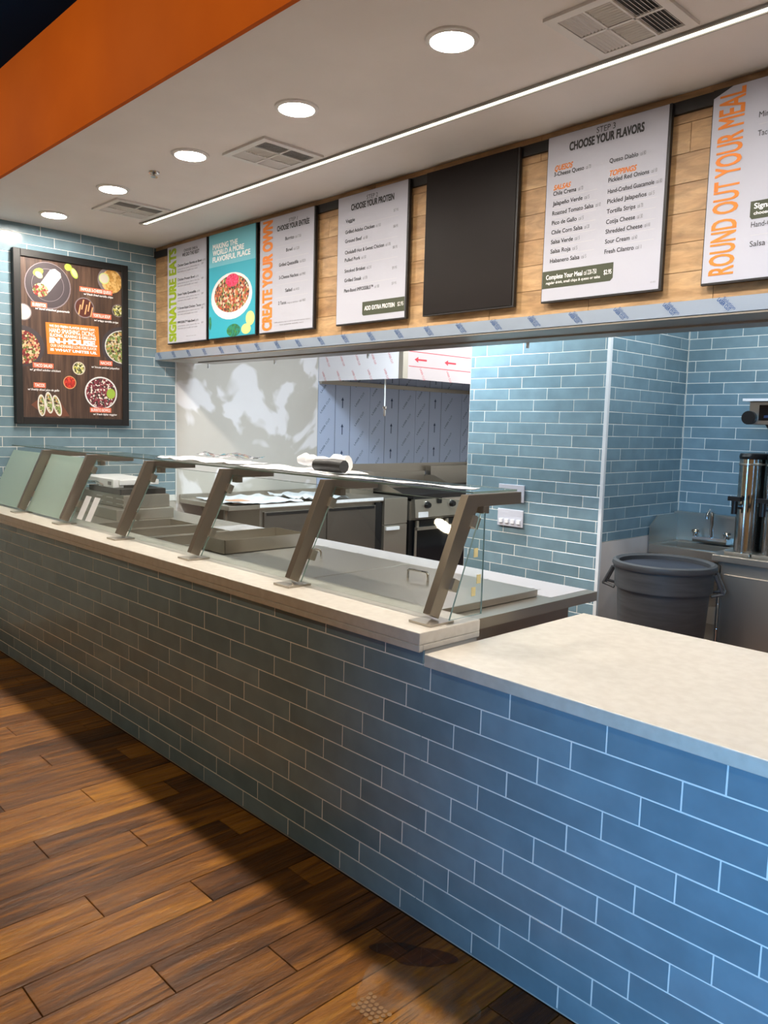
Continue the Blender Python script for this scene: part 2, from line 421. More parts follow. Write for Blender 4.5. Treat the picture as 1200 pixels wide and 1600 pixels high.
# left wall: tiled, then bare drywall, then steel panels
wl = struct(obj('wall_left', bx(XL-0.16, XL-0.006, -4.6, 6.4, 0, 3.62), WALLP))
gt = obj('grout_bed', bx(XL-0.006, XL-0.001, -0.14, 1.667, 0.9, 3.0), GROUT, wl)
tile_field(wl, 'x', XL-0.001, -0.14, 1.667, 0.95, 3.0, 0.5575, 2.930, WP, WH, 1/3)
obj('drywall', bx(XL-0.006, XL+0.004, 1.669, 3.228, 0.0, 3.0), DRYWALL, wl)
obj('tile_edge_trim', bx(XL-0.006, XL+0.011, 1.6645, 1.6705, 0.9, 2.12), TRIMW, wl)
def arrow(mb, fr, u, v, w, l, ang):
    ca, sa = math.cos(ang), math.sin(ang)
    P = [(-l/2, -l*.05), (l*.2, -l*.05), (l*.2, -l*.16), (l/2, 0), (l*.2, l*.16), (l*.2, l*.05), (-l/2, l*.05)]
    mb.poly(fr, [(u+x*ca-y*sa, v+x*sa+y*ca) for x, y in P], w)
py = [3.231, 3.93, 4.62, 5.40, 6.2]
for a, b in zip(py, py[1:]):
    pn = obj('steel_panel', bx(XL-0.006, XL+0.004, a+0.002, b-0.002, 0.95, 2.3), FILMB, wl)
    fr = side(XL+0.004)
    for dy in (0.22, 0.42): obj('film_line', bx(XL+0.0042, XL+0.0046, a+dy, a+dy+0.005, 0.96, 2.29), INKNV, pn)
    for k in range(4):
        mb = MB(); arrow(mb, fr, a+0.32, 1.27+k*0.27+0.03*(a-3), 0.0006, 0.11, math.pi/2); obj('film_arrow', mb, INKNV, pn)
    for k in range(6):
        for j, dy in enumerate((0.04, 0.50)):
            v = 1.1+k*0.2+j*0.08
            if a+dy+0.12 < b: text(pn, fr, 'LASER CUT', a+dy, a+dy+0.19, v, 0.02, INKNV, w=0.0006, rot=50, name='film_print')
# back wall on the right, with the pillar
wb = struct(obj('wall_back', bx(-4.75, 4.0, 3.567, 3.70, 0, 3.0), WALLP)) if False else None
YR = 3.561
wb = struct(obj('wall_back', bx(-0.96, 4.0, YR+0.006, YR+0.14, 0, 3.0), WALLP))
obj('grout_bed', bx(-0.956, 1.0, YR+0.001, YR+0.006, 0.3, 2.62), GROUT, wb)
tile_field(wb, 'y', YR+0.001, -0.956, 0.62, 0.62, 2.62, -0.9019, 2.2405, WP, WH, 1/3)
XP, YP = -0.956, 2.542
wp = struct(obj('wall_pillar', bx(-2.042, XP-0.006, YP+0.006, 6.2, 0, 3.0), WALLP))
obj('grout_bed', bx(-2.042, XP-0.006, YP+0.001, YP+0.006, 0.3, 2.4), GROUT, wp)
tile_field(wp, 'y', YP+0.001, -2.042, XP-0.008, 0.30, 2.4, -1.9031, 2.088, WP, WH, -1/3)
obj('grout_bed', bx(XP-0.006, XP-0.001, YP+0.004, YR, 0.914, 2.62), GROUT, wp)
tile_field(wp, 'x', XP-0.001, YP+0.012, YR-0.008, 0.914, 2.62, 2.63, 2.239, WP, WH, -1/3)
obj('wall_panel', bx(XP-0.006, XP+0.002, YP+0.006, YR-0.004, 0.0, 0.911), FRP, wp)
struct(obj('trim_2', bx(XP-0.012, XP+0.010, YP-0.010, YP+0.012, 0.0, 2.4), TRIMW))
struct(obj('wall_rear', bx(-4.75, -2.0, 6.2, 6.4, 0, 3.0), WALLP))
# dining-room shell behind the camera
struct(obj('wall_right', bx(3.9, 4.05, -4.6, 6.4, 0, 3.62), DARKWALL))
wf = MB(); wf.box(-4.75, 0.85, -4.6, -4.45, 0, 3.62).box(3.35, 4.0, -4.6, -4.45, 0, 3.62).box(0.85, 3.35, -4.6, -4.45, 0, 0.3).box(0.85, 3.35, -4.6, -4.45, 2.8, 3.62)
struct(obj('wall_front', wf, DARKWALL))
wn = struct(obj('window_1', bx(0.85, 3.35, -4.54, -4.53, 0.3, 2.8), GLASS))
fm = MB().box(0.85, 0.91, -4.56, -4.46, 0.3, 2.8).box(3.29, 3.35, -4.56, -4.46, 0.3, 2.8).box(0.91, 3.29, -4.56, -4.46, 0.3, 0.36).box(0.91, 3.29, -4.56, -4.46, 2.74, 2.8).box(2.07, 2.13, -4.56, -4.46, 0.36, 2.74)
obj('window_frame', fm, BLACKF, wn)
# unseen spots under the dining ceiling, added to brighten the fascia
def fill_spot(x, label):
    t = thing('track_light', (x, -1.25, 3.35), label, 'track light', 'track lights over the dining side')
    obj('stem', MB().tube([(x, -1.25, 3.589), (x, -1.25, 3.45)], .012, 8), BLACKF, t)
    obj('can', MB().tube([(x, -1.30, 3.44), (x, -1.17, 3.40)], .05, 16), BLACKF, t, smooth=True)
    l = bpy.data.lights.new('track_lamp', 'SPOT'); l.energy = 17; l.color = (1.0, 0.90, 0.76); l.spot_size = math.radians(130); l.spot_blend = 0.9; l.shadow_soft_size = 0.05
    o = bpy.data.objects.new('track_lamp', l); COL.objects.link(o); o.parent = t; o.location = (0, 0.12, 0.035)
    o.rotation_euler = (Vector((x, -0.08, 3.25))-Vector((x, -1.13, 3.385))).to_track_quat('-Z', 'Y').to_euler()
for i, x in enumerate((-3.9, -2.4, -0.9, 0.6)): fill_spot(x, ['black track light nearest the tiled wall', 'second black track light from the tiled wall', 'third black track light from the tiled wall', 'black track light nearest the camera'][i])
# menu bulkhead
YB = 1.49
bh = struct(obj('wall_bulkhead', bx(XL, 4.0, YB+0.012, 1.85, 2.085, 3.0), WALLP))
MP = {}
for r in range(7):
    z0 = 2.15+r*0.1214
    L = 0.585 if r in (0, 3) else 1.17
    x = XL-random.choice((0.0, 0.2, 0.5)) if r else XL-0.38
    x = (-2.21-L*5) if r == 0 else XL-[0, .3, .75, .18, .6, .1, .85][r]
    while x < 2.4:
        a, b = max(x, XL+0.002), min(x+L, 2.4)
        if b-a > 0.02:
            k = round(b-a, 3)
            if k not in MP:
                m_ = MB().box(-k/2+.0012, k/2-.0012, 0, 0.012, 0.0012, 0.1202)
                me = bpy.data.meshes.new('wood_panel'); me.from_pydata(m_.v, [], m_.f); me.materials.append(MAPLE); me.update(); MP[k] = me
            link('wood_panel', MP[k], bh, Vector(((a+b)/2, YB, z0))-worg(bh))
        x += L
lip = obj('steel_lip', MB().box(XL+0.002, 2.4, YB-0.012, YB+0.012, 2.088, 2.149), FILMG, bh)
obj('soffit_sheet', MB().box(XL+0.3, 2.4, YB-0.010, 1.70, 2.078, 2.0845).box(XL+0.3, 2.4, 1.71, 1.86, 2.07, 2.0845), STEELD, bh)
for k in range(29):
    u = XL+0.04+k*0.235
    text(bh, front(YB-0.012), 'Solution', u+0.026, u+0.096, 2.143, 0.014, INKBL, rot=-44, name='film_print')
    text(bh, front(YB-0.012), 'LASER CUT', u+0.004, u+0.074, 2.139, 0.016, INKBL, rot=-44, bold=0.02, name='film_print')
for x in (-4.35, -3.4, -2.35, -1.05): obj('hanger_pin', MB().box(x-.006, x+.006, 1.84, 1.852, 2.04, 2.075), TRIMW, bh)
rail = tag(obj('mounting_rail', bx(-4.585, 2.2, YB-0.018, YB, 2.915, 2.965), BLACKF), 'long black rail behind the menu boards under the ceiling', 'rail')

# ================================================================ counter
CH = 0.0775
cb = thing('counter_base', (-1.4, 0.1, 0), 'long counter front covered in blue glazed subway tiles', 'counter')
obj('core', MB().box(XL, -0.035, 0.004, 0.26, 0, 0.9165).box(-0.035, 1.72, 0.004, 0.85, 0, 0.857), WALLP, cb)
obj('grout_bed', MB().box(XL, -0.035, 0.0, 0.004, 0.012, 0.9165).box(-0.03, 1.72, 0.0, 0.004, 0.012, 0.857), GROUT, cb)
tile_field(cb, 'y', 0.0, XL, 1.72, 0.006, 0.853, 0.0, 0.7758, 0.3076, CH, -1/3)
tile_field(cb, 'y', 0.0, XL, -0.032, 0.853, 0.9165, 0.0, 0.7758, 0.3076, CH, -1/3)
hc = MB().box(XL, -0.032, -0.022, 0.272, 0.918, 0.958).box(XL, -0.032, -0.022, -0.004, 0.895, 0.918).box(-0.052, -0.032, -0.004, 0.272, 0.898, 0.918)
tag(obj('countertop', hc, QUARTZ, bevel=0.003), 'long narrow raised white quartz ledge carrying the glass guard', 'countertop')
tag(obj('countertop', bx(-0.008, 1.75, -0.024, 0.868, 0.858, 0.898), QUARTZ, bevel=0.003), 'wide low white quartz countertop at the near end of the counter', 'countertop')

# wet patch, dust and shoe print on the floor by the counter
WET = glassy('water_film', (0.80, 0.72, 0.63, 1))
def blot(name, cx, cy, rx, ry, rot, m, z, label, cat, seed, rough_=.14):
    rw = random.Random(seed); n_ = 48; ph = [rw.uniform(0, 6.28) for _ in range(5)]; ring = []
    for k in range(n_):
        a = 2*math.pi*k/n_; q = 1+sum(rough_/(i+1)*math.sin((i+2)*a+ph[i]) for i in range(5))
        x, y = rx*q*math.cos(a), ry*q*math.sin(a)
        ring.append((cx+x*math.cos(rot)-y*math.sin(rot), cy+x*math.sin(rot)+y*math.cos(rot)))
    return tag(obj(name, MB().prism(ring, 'z', z, z+.0006), m), label, cat)
DUST = mat('dust_film', srgb(176, 150, 128), 0.8)
nt_, lk_, b_ = nodes(DUST); lk_.new(ramp(DUST, noise(DUST, coords(DUST), 14, 5), [(0.38, (.0,)*3), (0.75, (.26,)*3)]), b_.inputs['Alpha'])
blot('dust_patch', .235, -.27, .20, .15, .2, DUST, .0004, 'pale dusty patch on the floor planks in front of the counter', 'dust', 5)
blot('water_puddle', .085, -.125, .105, .055, .55, WET, .0012, 'thin dark water puddle on the floor planks beside the blue tiles', 'puddle', 8, .2)
MUD = mat('dried_mud', srgb(146, 110, 74), 0.9)
sp_ = thing('shoe_print', (0.19, -0.36, 0), 'faint muddy shoe print of small tread marks on the floor', 'shoe print')
for k in range(26):
    i, j = k % 6, k//6
    x, y = 0.12+i*0.017+(j % 2)*.008, -0.40+j*0.016
    obj('tread_mark', MB().lathe([(0, .0013), (.0072, .0013), (.0066, .0018), (0, .0018)], (x, y, 0), 8), MUD, sp_)
for k in range(3): obj('tread_line', MB().box(0.235+k*.014, 0.238+k*.014, -0.42, -0.29, .0012, .0016), MUD, sp_)

# ---------------------------------------------------------------- sneeze guard
sg = thing('sneeze_guard', (-2.2, 0.12, 0.958), 'slanted glass sneeze guard on bronze-toned steel posts along the raised ledge', 'sneeze guard')
PX = [-0.106, -0.858, -1.612, -2.362, -3.112, -3.82]
A0, A1 = Vector((0.106, 0.980)), Vector((0.278, 1.352))
for i, x in enumerate(PX):
    d = (A1-A0).normalized(); n = Vector((d.y, -d.x))
    hw = 0.024
    P = [A0+n*hw, A0-n*hw, (A1.x-n.x*hw-.002, 1.372), (A1.x+0.27, 1.372), (A1.x+0.27, 1.330), (A1.x+n.x*hw+0.008, 1.330)]
    pm = MB().prism([tuple(p) for p in P], 'x', x-0.016, x+0.016)
    po = obj('post', pm, POSTM, sg, bevel=0.0015)
    obj('base_plate', bx(x-0.05, x+0.05, 0.055, 0.165, 0.9585, 0.966), STEEL, po)
    for t in (0.25, 0.8):
        c = A0.lerp(A1, t)
        obj('glass_clamp', MB().prism([(c.x+n.x*hw, c.y+n.y*hw), (c.x+n.x*hw+d.x*.04, c.y+n.y*hw+d.y*.04), (c.x+n.x*(hw+.03)+d.x*.04, c.y+n.y*(hw+.03)+d.y*.04), (c.x+n.x*(hw+.03), c.y+n.y*(hw+.03))], 'x', x-0.014, x+0.03), STEEL, po)
    obj('shelf_bracket', bx(x-0.022, x+0.022, 0.33, 0.36, 1.306, 1.331), POSTM, po)
def pane(name, pts, nrm, t, parent, m0=GLASS, m1=GLASSE):
    mb = MB(); k = len(pts); q = [Vector(p) for p in pts]; nv = Vector(nrm).normalized()*t
    mb.add(q+[p+nv for p in q], [tuple(range(k))[::-1], tuple(range(k, 2*k))])
    o = len(mb.v)
    mb.mi = 1; mb.add(q+[p+nv for p in q], [(i, (i+1) % k, k+(i+1) % k, k+i) for i in range(k)])
    return obj(name, mb, [m0, m1], parent)
G0, G1 = Vector((0.133, 0.972)), Vector((0.305, 1.345))
PXX = PX+[XL+0.05]
for i in range(6):
    x1, x0 = PXX[i]-0.022, PXX[i+1]+0.022
    fro = i >= 4
    g = pane('glass_pane', [(x0, G0.x, G0.y), (x1, G0.x, G0.y), (x1, G1.x, G1.y), (x0, G1.x, G1.y)], (0, 0.387, -0.178), 0.006, sg, FROST if fro else GLASS)
    if i == 3:
        for u in (0.08, 0.20):
            a, b = G0.lerp(G1, .07), G0.lerp(G1, .43)
            mb = MB().add([(x0+u, a.x-.003, a.y), (x0+u+.075, a.x-.003, a.y), (x0+u+.075, b.x-.003, b.y), (x0+u, b.x-.003, b.y)], [(0, 1, 2, 3)])
            obj('paper_label', mb, SHEET, g)
    s = pane('shelf_pane', [(x0-.02, 0.30, 1.374), (x1+.02, 0.30, 1.374), (x1+.02, 0.545, 1.374), (x0-.02, 0.545, 1.374)], (0, 0, 1), 0.006, sg)
eg = pane('end_pane', [(-0.045, 0.125, 0.974), (-0.045, 0.286, 0.974), (-0.045, 0.286, 1.315), (-0.045, 0.262, 1.315)], (1, 0, 0), 0.006, sg)
for y, z in ((0.24, 1.19), (0.26, 1.10), (0.235, 1.06)):
    obj('tape_piece', bx(-0.036, -0.034, y-.012, y+.008, z-.018, z+.012), YEL, eg)

# things lying on the glass shelf
def rumple(name, x0, x1, y0, y1, z, amp, nx, ny, m, label, cat, seed, lift=0.004, group=None):
    rnd = random.Random(seed); mb = MB(); vs = []
    for j in range(ny+1):
        for i in range(nx+1):
            x = x0+(x1-x0)*i/nx; y = y0+(y1-y0)*j/ny
            h = amp*(0.5+0.5*math.sin(x*23+seed)*math.sin(y*31+seed*2))*rnd.uniform(0.3, 1)
            vs.append((x+rnd.uniform(-.006, .006), y+rnd.uniform(-.006, .006), z+lift+h))
    n = len(vs); F = [(j*(nx+1)+i, j*(nx+1)+i+1, (j+1)*(nx+1)+i+1, (j+1)*(nx+1)+i) for j in range(ny) for i in range(nx)]
    mb.add(vs, F); mb.add([(a, b, c-0.003) for a, b, c in vs], [f[::-1] for f in F])
    o = obj(name, mb, m, None, smooth=True); return tag(o, label, cat, group)
rumple('foam_sheet', -2.34, -1.63, 0.30, 0.54, 1.3825, 0.022, 18, 8, SHEET, 'white foam sheet on the glass shelf in front of the drywall', 'sheet', 3)
rumple('foam_sheet', -1.59, -0.88, 0.30, 0.53, 1.3825, 0.010, 16, 6, SHEET, 'white foam sheet on the glass shelf under the rolled plastic', 'sheet', 5)
rumple('foam_sheet', -0.83, -0.125, 0.30, 0.36, 1.3825, 0.006, 18, 3, SHEET, 'narrow white foam strip along the nearest glass shelf', 'sheet', 9)
rumple('plastic_film', -2.05, -1.66, 0.38, 0.54, 1.408, 0.03, 14, 8, PLASTIC, 'crumpled clear plastic film on the shelf sheet before the drywall', 'plastic film', 4)
pf = thing('plastic_roll', (-1.0, 0.43, 1.39), 'bundle of grey foam rolled in clear plastic on the glass shelf', 'plastic roll')
mb = MB(); pts = [(-1.26+i*0.03, 0.44+0.02*math.sin(i), 1.430+0.005*math.sin(i*1.7)) for i in range(13)]
mb.tube(pts, [0.016+0.014*abs(math.sin(i*1.3)) for i in range(8)]+[0.034, 0.036, 0.036, 0.035, 0.033], 10)
obj('wrap', mb, SHEET, pf, smooth=True)
mb = MB(); mb.tube([(-1.03, 0.36, 1.422), (-0.93, 0.365, 1.424), (-0.86, 0.37, 1.422)], [0.026, 0.03, 0.027], 10)
obj('foam_core', mb, PLASTG, pf, smooth=True)

# ---------------------------------------------------------------- prep table behind the ledge
ZT = 0.90
pt = thing('prep_table', (-2.3, 0.78, 0), 'long stainless steel prep table with film-covered rear rail behind the glass guard', 'prep table')
wells = [(-3.42, -3.08), (-3.03, -2.69), (-2.64, -2.30)]
top = MB().box(-4.45, -0.19, 0.285, 0.44, ZT-.04, ZT).box(-4.45, -0.19, 0.98, 1.265, ZT-.04, ZT)
xs = [-4.45]+[v for w in wells for v in w]+[-0.19]
for a, b in zip(xs[::2], xs[1::2]): top.box(a, b, 0.44, 0.98, ZT-.04, ZT)
obj('top', top, STEEL, pt)
obj('body', MB().box(-4.40, -0.27, 0.30, 1.17, 0.12, 0.60).box(-0.30, -0.27, 0.30, 1.17, 0.60, ZT-.04).box(-4.40, -4.37, 0.30, 1.17, 0.60, ZT-.04).box(-4.37, -0.30, 1.14, 1.17, 0.60, ZT-.04).box(-4.37, -0.30, 0.30, 0.32, 0.60, ZT-.04), STEELD, pt)
for x in (-4.3, -0.4):
    for y in (0.38, 1.1): obj('leg', MB().tube([(x, y, 0), (x, y, 0.12)], 0.025, 10), BLACKP, pt)
rf = obj('film_strip', bx(-2.9, -0.24, 0.99, 1.262, ZT, ZT+.0015), FILMW, pt)
for k in range(9):
    text(rf, lambda u, v, w: (u, v, ZT+.0016+w), '//', -0.42-k*0.29, -0.36-k*0.29, 1.03, 0.06, INKG, w=0.0006, name='film_print')
def lid(x0, x1, label):
    t = thing('table_lid', ((x0+x1)/2, 0.66, ZT), label, 'lid')
    obj('plate', MB().box(x0, x1, 0.345, 0.965, ZT+.002, ZT+.03), STEEL, t, bevel=0.003)
    xc = x0+0.30
    obj('handle', MB().tube([(xc-.06, 0.70, ZT+.028), (xc-.06, 0.70, ZT+.062), (xc-.05, 0.70, ZT+.07), (xc+.05, 0.70, ZT+.07), (xc+.06, 0.70, ZT+.062), (xc+.06, 0.70, ZT+.028)], 0.006, 8), CHROME, t, smooth=True)
lid(-1.035, -0.29, 'flat stainless lid with wire handle at the near end of the prep table')
lid(-1.76, -1.041, 'flat stainless lid with wire handle farther along the prep table')
for i, (a, b) in enumerate(wells):
    z0 = ZT-0.13
    p = MB().box(a+.002, b-.002, 0.442, 0.978, z0, z0+.003)
    for q in ((a+.001, a+.004, .441, .979), (b-.004, b-.001, .441, .979), (a+.004, b-.004, .441, .444), (a+.004, b-.004, .976, .979)): p.box(*q, z0, ZT+.002)
    p.box(a-.012, a+.004, .43, .99, ZT+.0005, ZT+.004).box(b-.004, b+.012, .43, .99, ZT+.0005, ZT+.004).box(a+.004, b-.004, .43, .444, ZT+.0005, ZT+.004).box(a+.004, b-.004, .976, .99, ZT+.0005, ZT+.004)
    tag(obj('food_well', p, STEEL), ['empty steam well farthest along the prep table, beside the warmer', 'middle one of the three empty steam wells in the prep table', 'empty steam well nearest the raised steel pan'][i], 'steam well', 'steam wells in the prep table')
bp_ = MB()
x0, x1, y0, y1, z0, z1 = -2.20, -1.90, 0.46, 1.0, ZT+.004, ZT+.078
bp_.box(x0, x1, y0, y1, z0, z0+.003).box(x0, x0+.003, y0, y1, z0, z1).box(x1-.003, x1, y0, y1, z0, z1).box(x0, x1, y0, y0+.003, z0, z1).box(x0, x1, y1-.003, y1, z0, z1)
tag(obj('steel_pan', bp_, STEEL), 'open rectangular steel pan standing on the prep table', 'pan')
# tortilla warmer on the far end
tw = thing('tortilla_warmer', (-3.95, 0.85, ZT), 'stainless tortilla warmer with louvered body and black hot plate', 'warmer')
obj('base_box', MB().box(-4.43, -3.50, 0.62, 1.05, ZT+.001, ZT+.075), STEEL, tw, bevel=0.004)
bd = obj('body', MB().box(-4.35, -3.56, 0.70, 1.05, ZT+.0755, ZT+.165), STEELD, tw, bevel=0.004)
for k in range(3):
    for j in range(2): obj('louver', MB().tube([(-3.98+k*.16, .697, ZT+.10+j*.035), (-3.88+k*.16, .697, ZT+.10+j*.035)], .006, 6), STEEL, bd)
obj('hot_plate', MB().box(-4.12, -3.60, 0.70, 1.04, ZT+.166, ZT+.205), BLACKP, tw)
obj('upper_press', MB().box(-4.35, -3.70, 0.74, 1.04, ZT+.225, ZT+.262), WHITEP, tw, bevel=0.004)
cbx = obj('control_box', MB().box(-3.96, -3.72, 0.70, 0.78, ZT+.206, ZT+.268), WHITEP, tw, bevel=0.004)
obj('display', MB().box(-3.80, -3.75, .697, .70, ZT+.225, ZT+.25), INKG, cbx)
obj('handle', MB().tube([(-4.20, .70, ZT+.17), (-4.20, .68, ZT+.21), (-4.12, .66, ZT+.235), (-3.90, .66, ZT+.24), (-3.84, .68, ZT+.22)], .007, 8), CHROME, tw, smooth=True)
obj('hose', MB().tube([(-4.42, .66, ZT+.12), (-4.40, .66, ZT+.22), (-4.34, .66, ZT+.26), (-4.27, .66, ZT+.23), (-4.25, .66, ZT+.14)], .013, 8), BLACKP, tw, smooth=True)

# ================================================================ cook line along the left wall
XF = -3.80
wc = thing('worktop_fridge', (-4.19, 2.7, 0), 'long low stainless worktop refrigerator against the bare drywall', 'refrigerator')
obj('cabinet', MB().box(XL+.02, XF-.03, 2.02, 3.40, 0.12, 0.88), STEELD, wc)
obj('worktop', MB().box(XL+.012, XF, 1.98, 3.42, 0.881, 0.918).box(XL+.012, XF, 1.70, 1.98, 0.881, 0.918), STEEL, wc, bevel=0.003)
obj('edge_film', bx(XF, XF+.003, 2.0, 3.41, 0.892, 0.920), SHEET, wc)
for a, b in ((2.05, 2.72), (2.73, 3.32)):
    d = obj('door', bx(XF-.029, XF-.004, a, b, 0.16, 0.85), FRIDGE, wc, bevel=0.003)
    obj('handle_recess', bx(XF-.004, XF-.001, a+.02, b-.02, 0.82, 0.845), BLACKP, d)
obj('gasket', bx(XF-.029, XF-.006, 3.322, 3.398, 0.14, 0.87), BLACKP, wc)
for y in (1.74, 2.1, 3.3):
    obj('leg', MB().tube([(XF-.1, y, 0), (XF-.1, y, 0.12 if y > 2 else 0.881)], .02, 8), STEELD, wc)
obj('upstand', bx(XL+.012, XL+.03, 1.70, 3.40, 0.919, 0.955), STEEL, wc)
rumple('plan_sheet', -4.45, -3.79, 1.78, 2.45, 0.919, 0.03, 16, 14, PLAN, 'rumpled white plan sheet on the worktop nearest the tiled wall', 'paper', 12)
rumple('plan_sheet', -4.40, -3.84, 2.50, 3.05, 0.919, 0.05, 14, 12, PLAN, 'second rumpled plan sheet on the worktop nearer the fryer', 'paper', 15)
rumple('plan_sheet', -3.93, -3.78, 1.74, 1.90, 0.952, 0.008, 5, 5, PLANO, 'small orange-tinted paper corner on the plan sheet edge', 'paper', 18)
# fryer
fy = thing('fryer', (-4.19, 3.58, 0), 'narrow stainless floor fryer between worktop refrigerator and range', 'fryer')
obj('cabinet', bx(XL+.02, XF-.02, 3.425, 3.745, 0.10, 0.905), STEELD, fy)
obj('flue', bx(XL+.02, -4.30, 3.425, 3.745, 0.906, 1.13), STEEL, fy, bevel=0.003)
obj('upper_panel', bx(XF-.019, XF+.0, 3.43, 3.74, 0.655, 0.905), STEEL, fy, bevel=0.003)
dr = obj('door', bx(XF-.019, XF+.0, 3.43, 3.74, 0.14, 0.645), STEEL, fy, bevel=0.003)
obj('handle', bx(XF+.001, XF+.02, 3.45, 3.62, 0.60, 0.63), WHITEP, dr)
for y in (3.46, 3.70): obj('leg', MB().tube([(XF-.06, y, 0), (XF-.06, y, .1)], .02, 8), STEELD, fy)
# range with griddle
rg = thing('range', (-4.19, 4.26, 0), 'stainless range with control knobs, griddle top and dark oven door', 'range')
obj('body', bx(XL+.02, XF-.03, 3.80, 4.75, 0.12, 0.67), BLACKF, rg)
obj('apron', bx(XL+.02, XF-.03, 3.80, 4.75, 0.671, 0.86), STEELD, rg)
cp = obj('control_panel', MB().prism([(XF-.029, .68), (XF+.04, .70), (XF+.02, .88), (XF-.029, .88)], 'y', 3.82, 4.74), STEEL, rg)
for y in (3.99, 4.36, 4.62):
    kb = obj('knob', MB().lathe([(0.0, 0.0), (.034, 0.0), (.034, .012), (.026, .034), (0.0, .034)], (XF+.031, y, .82), 16, axis='x'), BLACKP, cp, smooth=True)
    obj('knob_bezel', MB().lathe([(.043, 0.0), (.043, .004), (0.0, .004)], (XF+.028, y, .82), 16, axis='x'), CHROME, kb)
obj('gauge', bx(XF+.03, XF+.036, 4.14, 4.20, .83, .89), BLACKP, cp)
obj('badge', bx(XF+.036, XF+.04, 3.86, 4.0, .70, .755), WHITEP, cp)
od = obj('oven_door', bx(XF-.029, XF+.0, 3.85, 4.72, 0.16, 0.665), DARKG, rg)
obj('door_rim', MB().box(XF+.0, XF+.006, 3.85, 3.88, 0.16, 0.60).box(XF+.0, XF+.006, 4.69, 4.72, 0.16, 0.60), STEEL, od)
obj('handle', MB().box(XF+.02, XF+.05, 3.84, 4.72, 0.575, 0.605).box(XF+.0, XF+.02, 3.86, 3.89, 0.575, 0.665).box(XF+.0, XF+.02, 4.30, 4.33, 0.575, 0.665), STEEL, od)
obj('griddle', MB().box(XL+.06, XF+.0, 3.82, 4.74, 0.881, 0.925), BLACKF, rg)
obj('splash_guard', MB().box(XL+.02, XL+.058, 3.80, 4.75, 0.861, 1.10).prism([(XL+.058, .926), (XF-.15, .926), (XL+.20, 1.06), (XL+.058, 1.06)], 'y', 3.81, 3.818).prism([(XL+.058, .926), (XF-.15, .926), (XL+.20, 1.06), (XL+.058, 1.06)], 'y', 4.742, 4.75), STEEL, rg)
for y in (3.86, 4.68): obj('leg', MB().tube([(XF-.08, y, 0), (XF-.08, y, .12)], .022, 8), STEELD, rg)
# hot line beyond
sb = thing('charbroiler', (-4.19, 5.3, 0), 'stainless cooking unit with tall back panel beyond the range', 'broiler')
obj('body', bx(XL+.02, XF-.03, 4.80, 5.85, 0.12, 0.93), STEELD, sb)
obj('back_panel', bx(XL+.02, XL+.10, 4.80, 5.85, 0.931, 1.16), STEEL, sb)
obj('grate', bx(XL+.12, XF-.06, 4.83, 5.82, 0.931, 0.955), BLACKF, sb)
for y in (4.9, 5.75): obj('leg', MB().tube([(XF-.1, y, 0), (XF-.1, y, .12)], .022, 8), STEELD, sb)
# wall shelf / back guard under the film
struct(obj('trim_3', bx(XL+.0045, XL+.02, 3.24, 6.19, 1.10, 1.19), STEEL))
# hood
hd = thing('exhaust_hood', (-3.99, 4.7, 2.0), 'large steel exhaust hood wrapped in red-printed white film', 'hood')
obj('shell', MB().box(XL+.006, -3.41, 3.235, 6.18, 2.30, 2.98).box(XL+.006, -3.41, 6.16, 6.18, 2.02, 2.30), STEELD, hd)
e1 = obj('end_panel', bx(XL+.006, -3.46, 3.23, 3.236, 2.015, 2.75), HOODW, hd)
e2 = obj('front_panel', bx(-3.41, -3.404, 3.29, 6.18, 2.015, 2.75), FILMP, hd)
obj('corner_post', bx(-3.459, -3.404, 3.228, 3.289, 2.015, 2.75), STEEL, hd)
obj('gutter', MB().box(XL+.006, XL+.05, 3.24, 6.15, 1.99, 2.03), STEEL, hd)
fr = front(3.23)
for k in range(5):
    for j in range(4):
        text(e1, fr, 'LASER CUT', XL+.06+k*.22+.05*j, XL+.17+k*.22+.05*j, 2.10+j*.14, .022, INKR, w=.0006, rot=-62, name='film_print')
fr = side(-3.404)
for k in range(7): mb = MB(); arrow(mb, fr, 3.45+k*.4, 2.19, .0006, .16, math.pi); obj('film_arrow', mb, INKR, e2)
for z in (2.125, 2.255): obj('film_line', bx(-3.4036, -3.4032, 3.3, 6.1, z, z+.006), INKR, e2)
for k in range(7): text(e2, fr, 'LASER CUT', 3.44+k*.36, 3.56+k*.36, 2.11, .022, INKR, w=.0006, rot=-62, name='film_print')
ch = thing('pull_chain', (-3.72, 3.32, 1.70), 'thin white pull chain with small fitting hanging below the hood', 'chain')
obj('cord', MB().tube([(-3.70, 3.30, 2.299), (-3.70, 3.30, 1.76)], .007, 6), TRIMW, ch)
obj('fitting', MB().lathe([(0, -.06), (.012, -.055), (.012, 0), (.022, .01), (.022, .03), (0, .04)], (-3.70, 3.30, 1.74), 10), CHROME, ch, smooth=True)

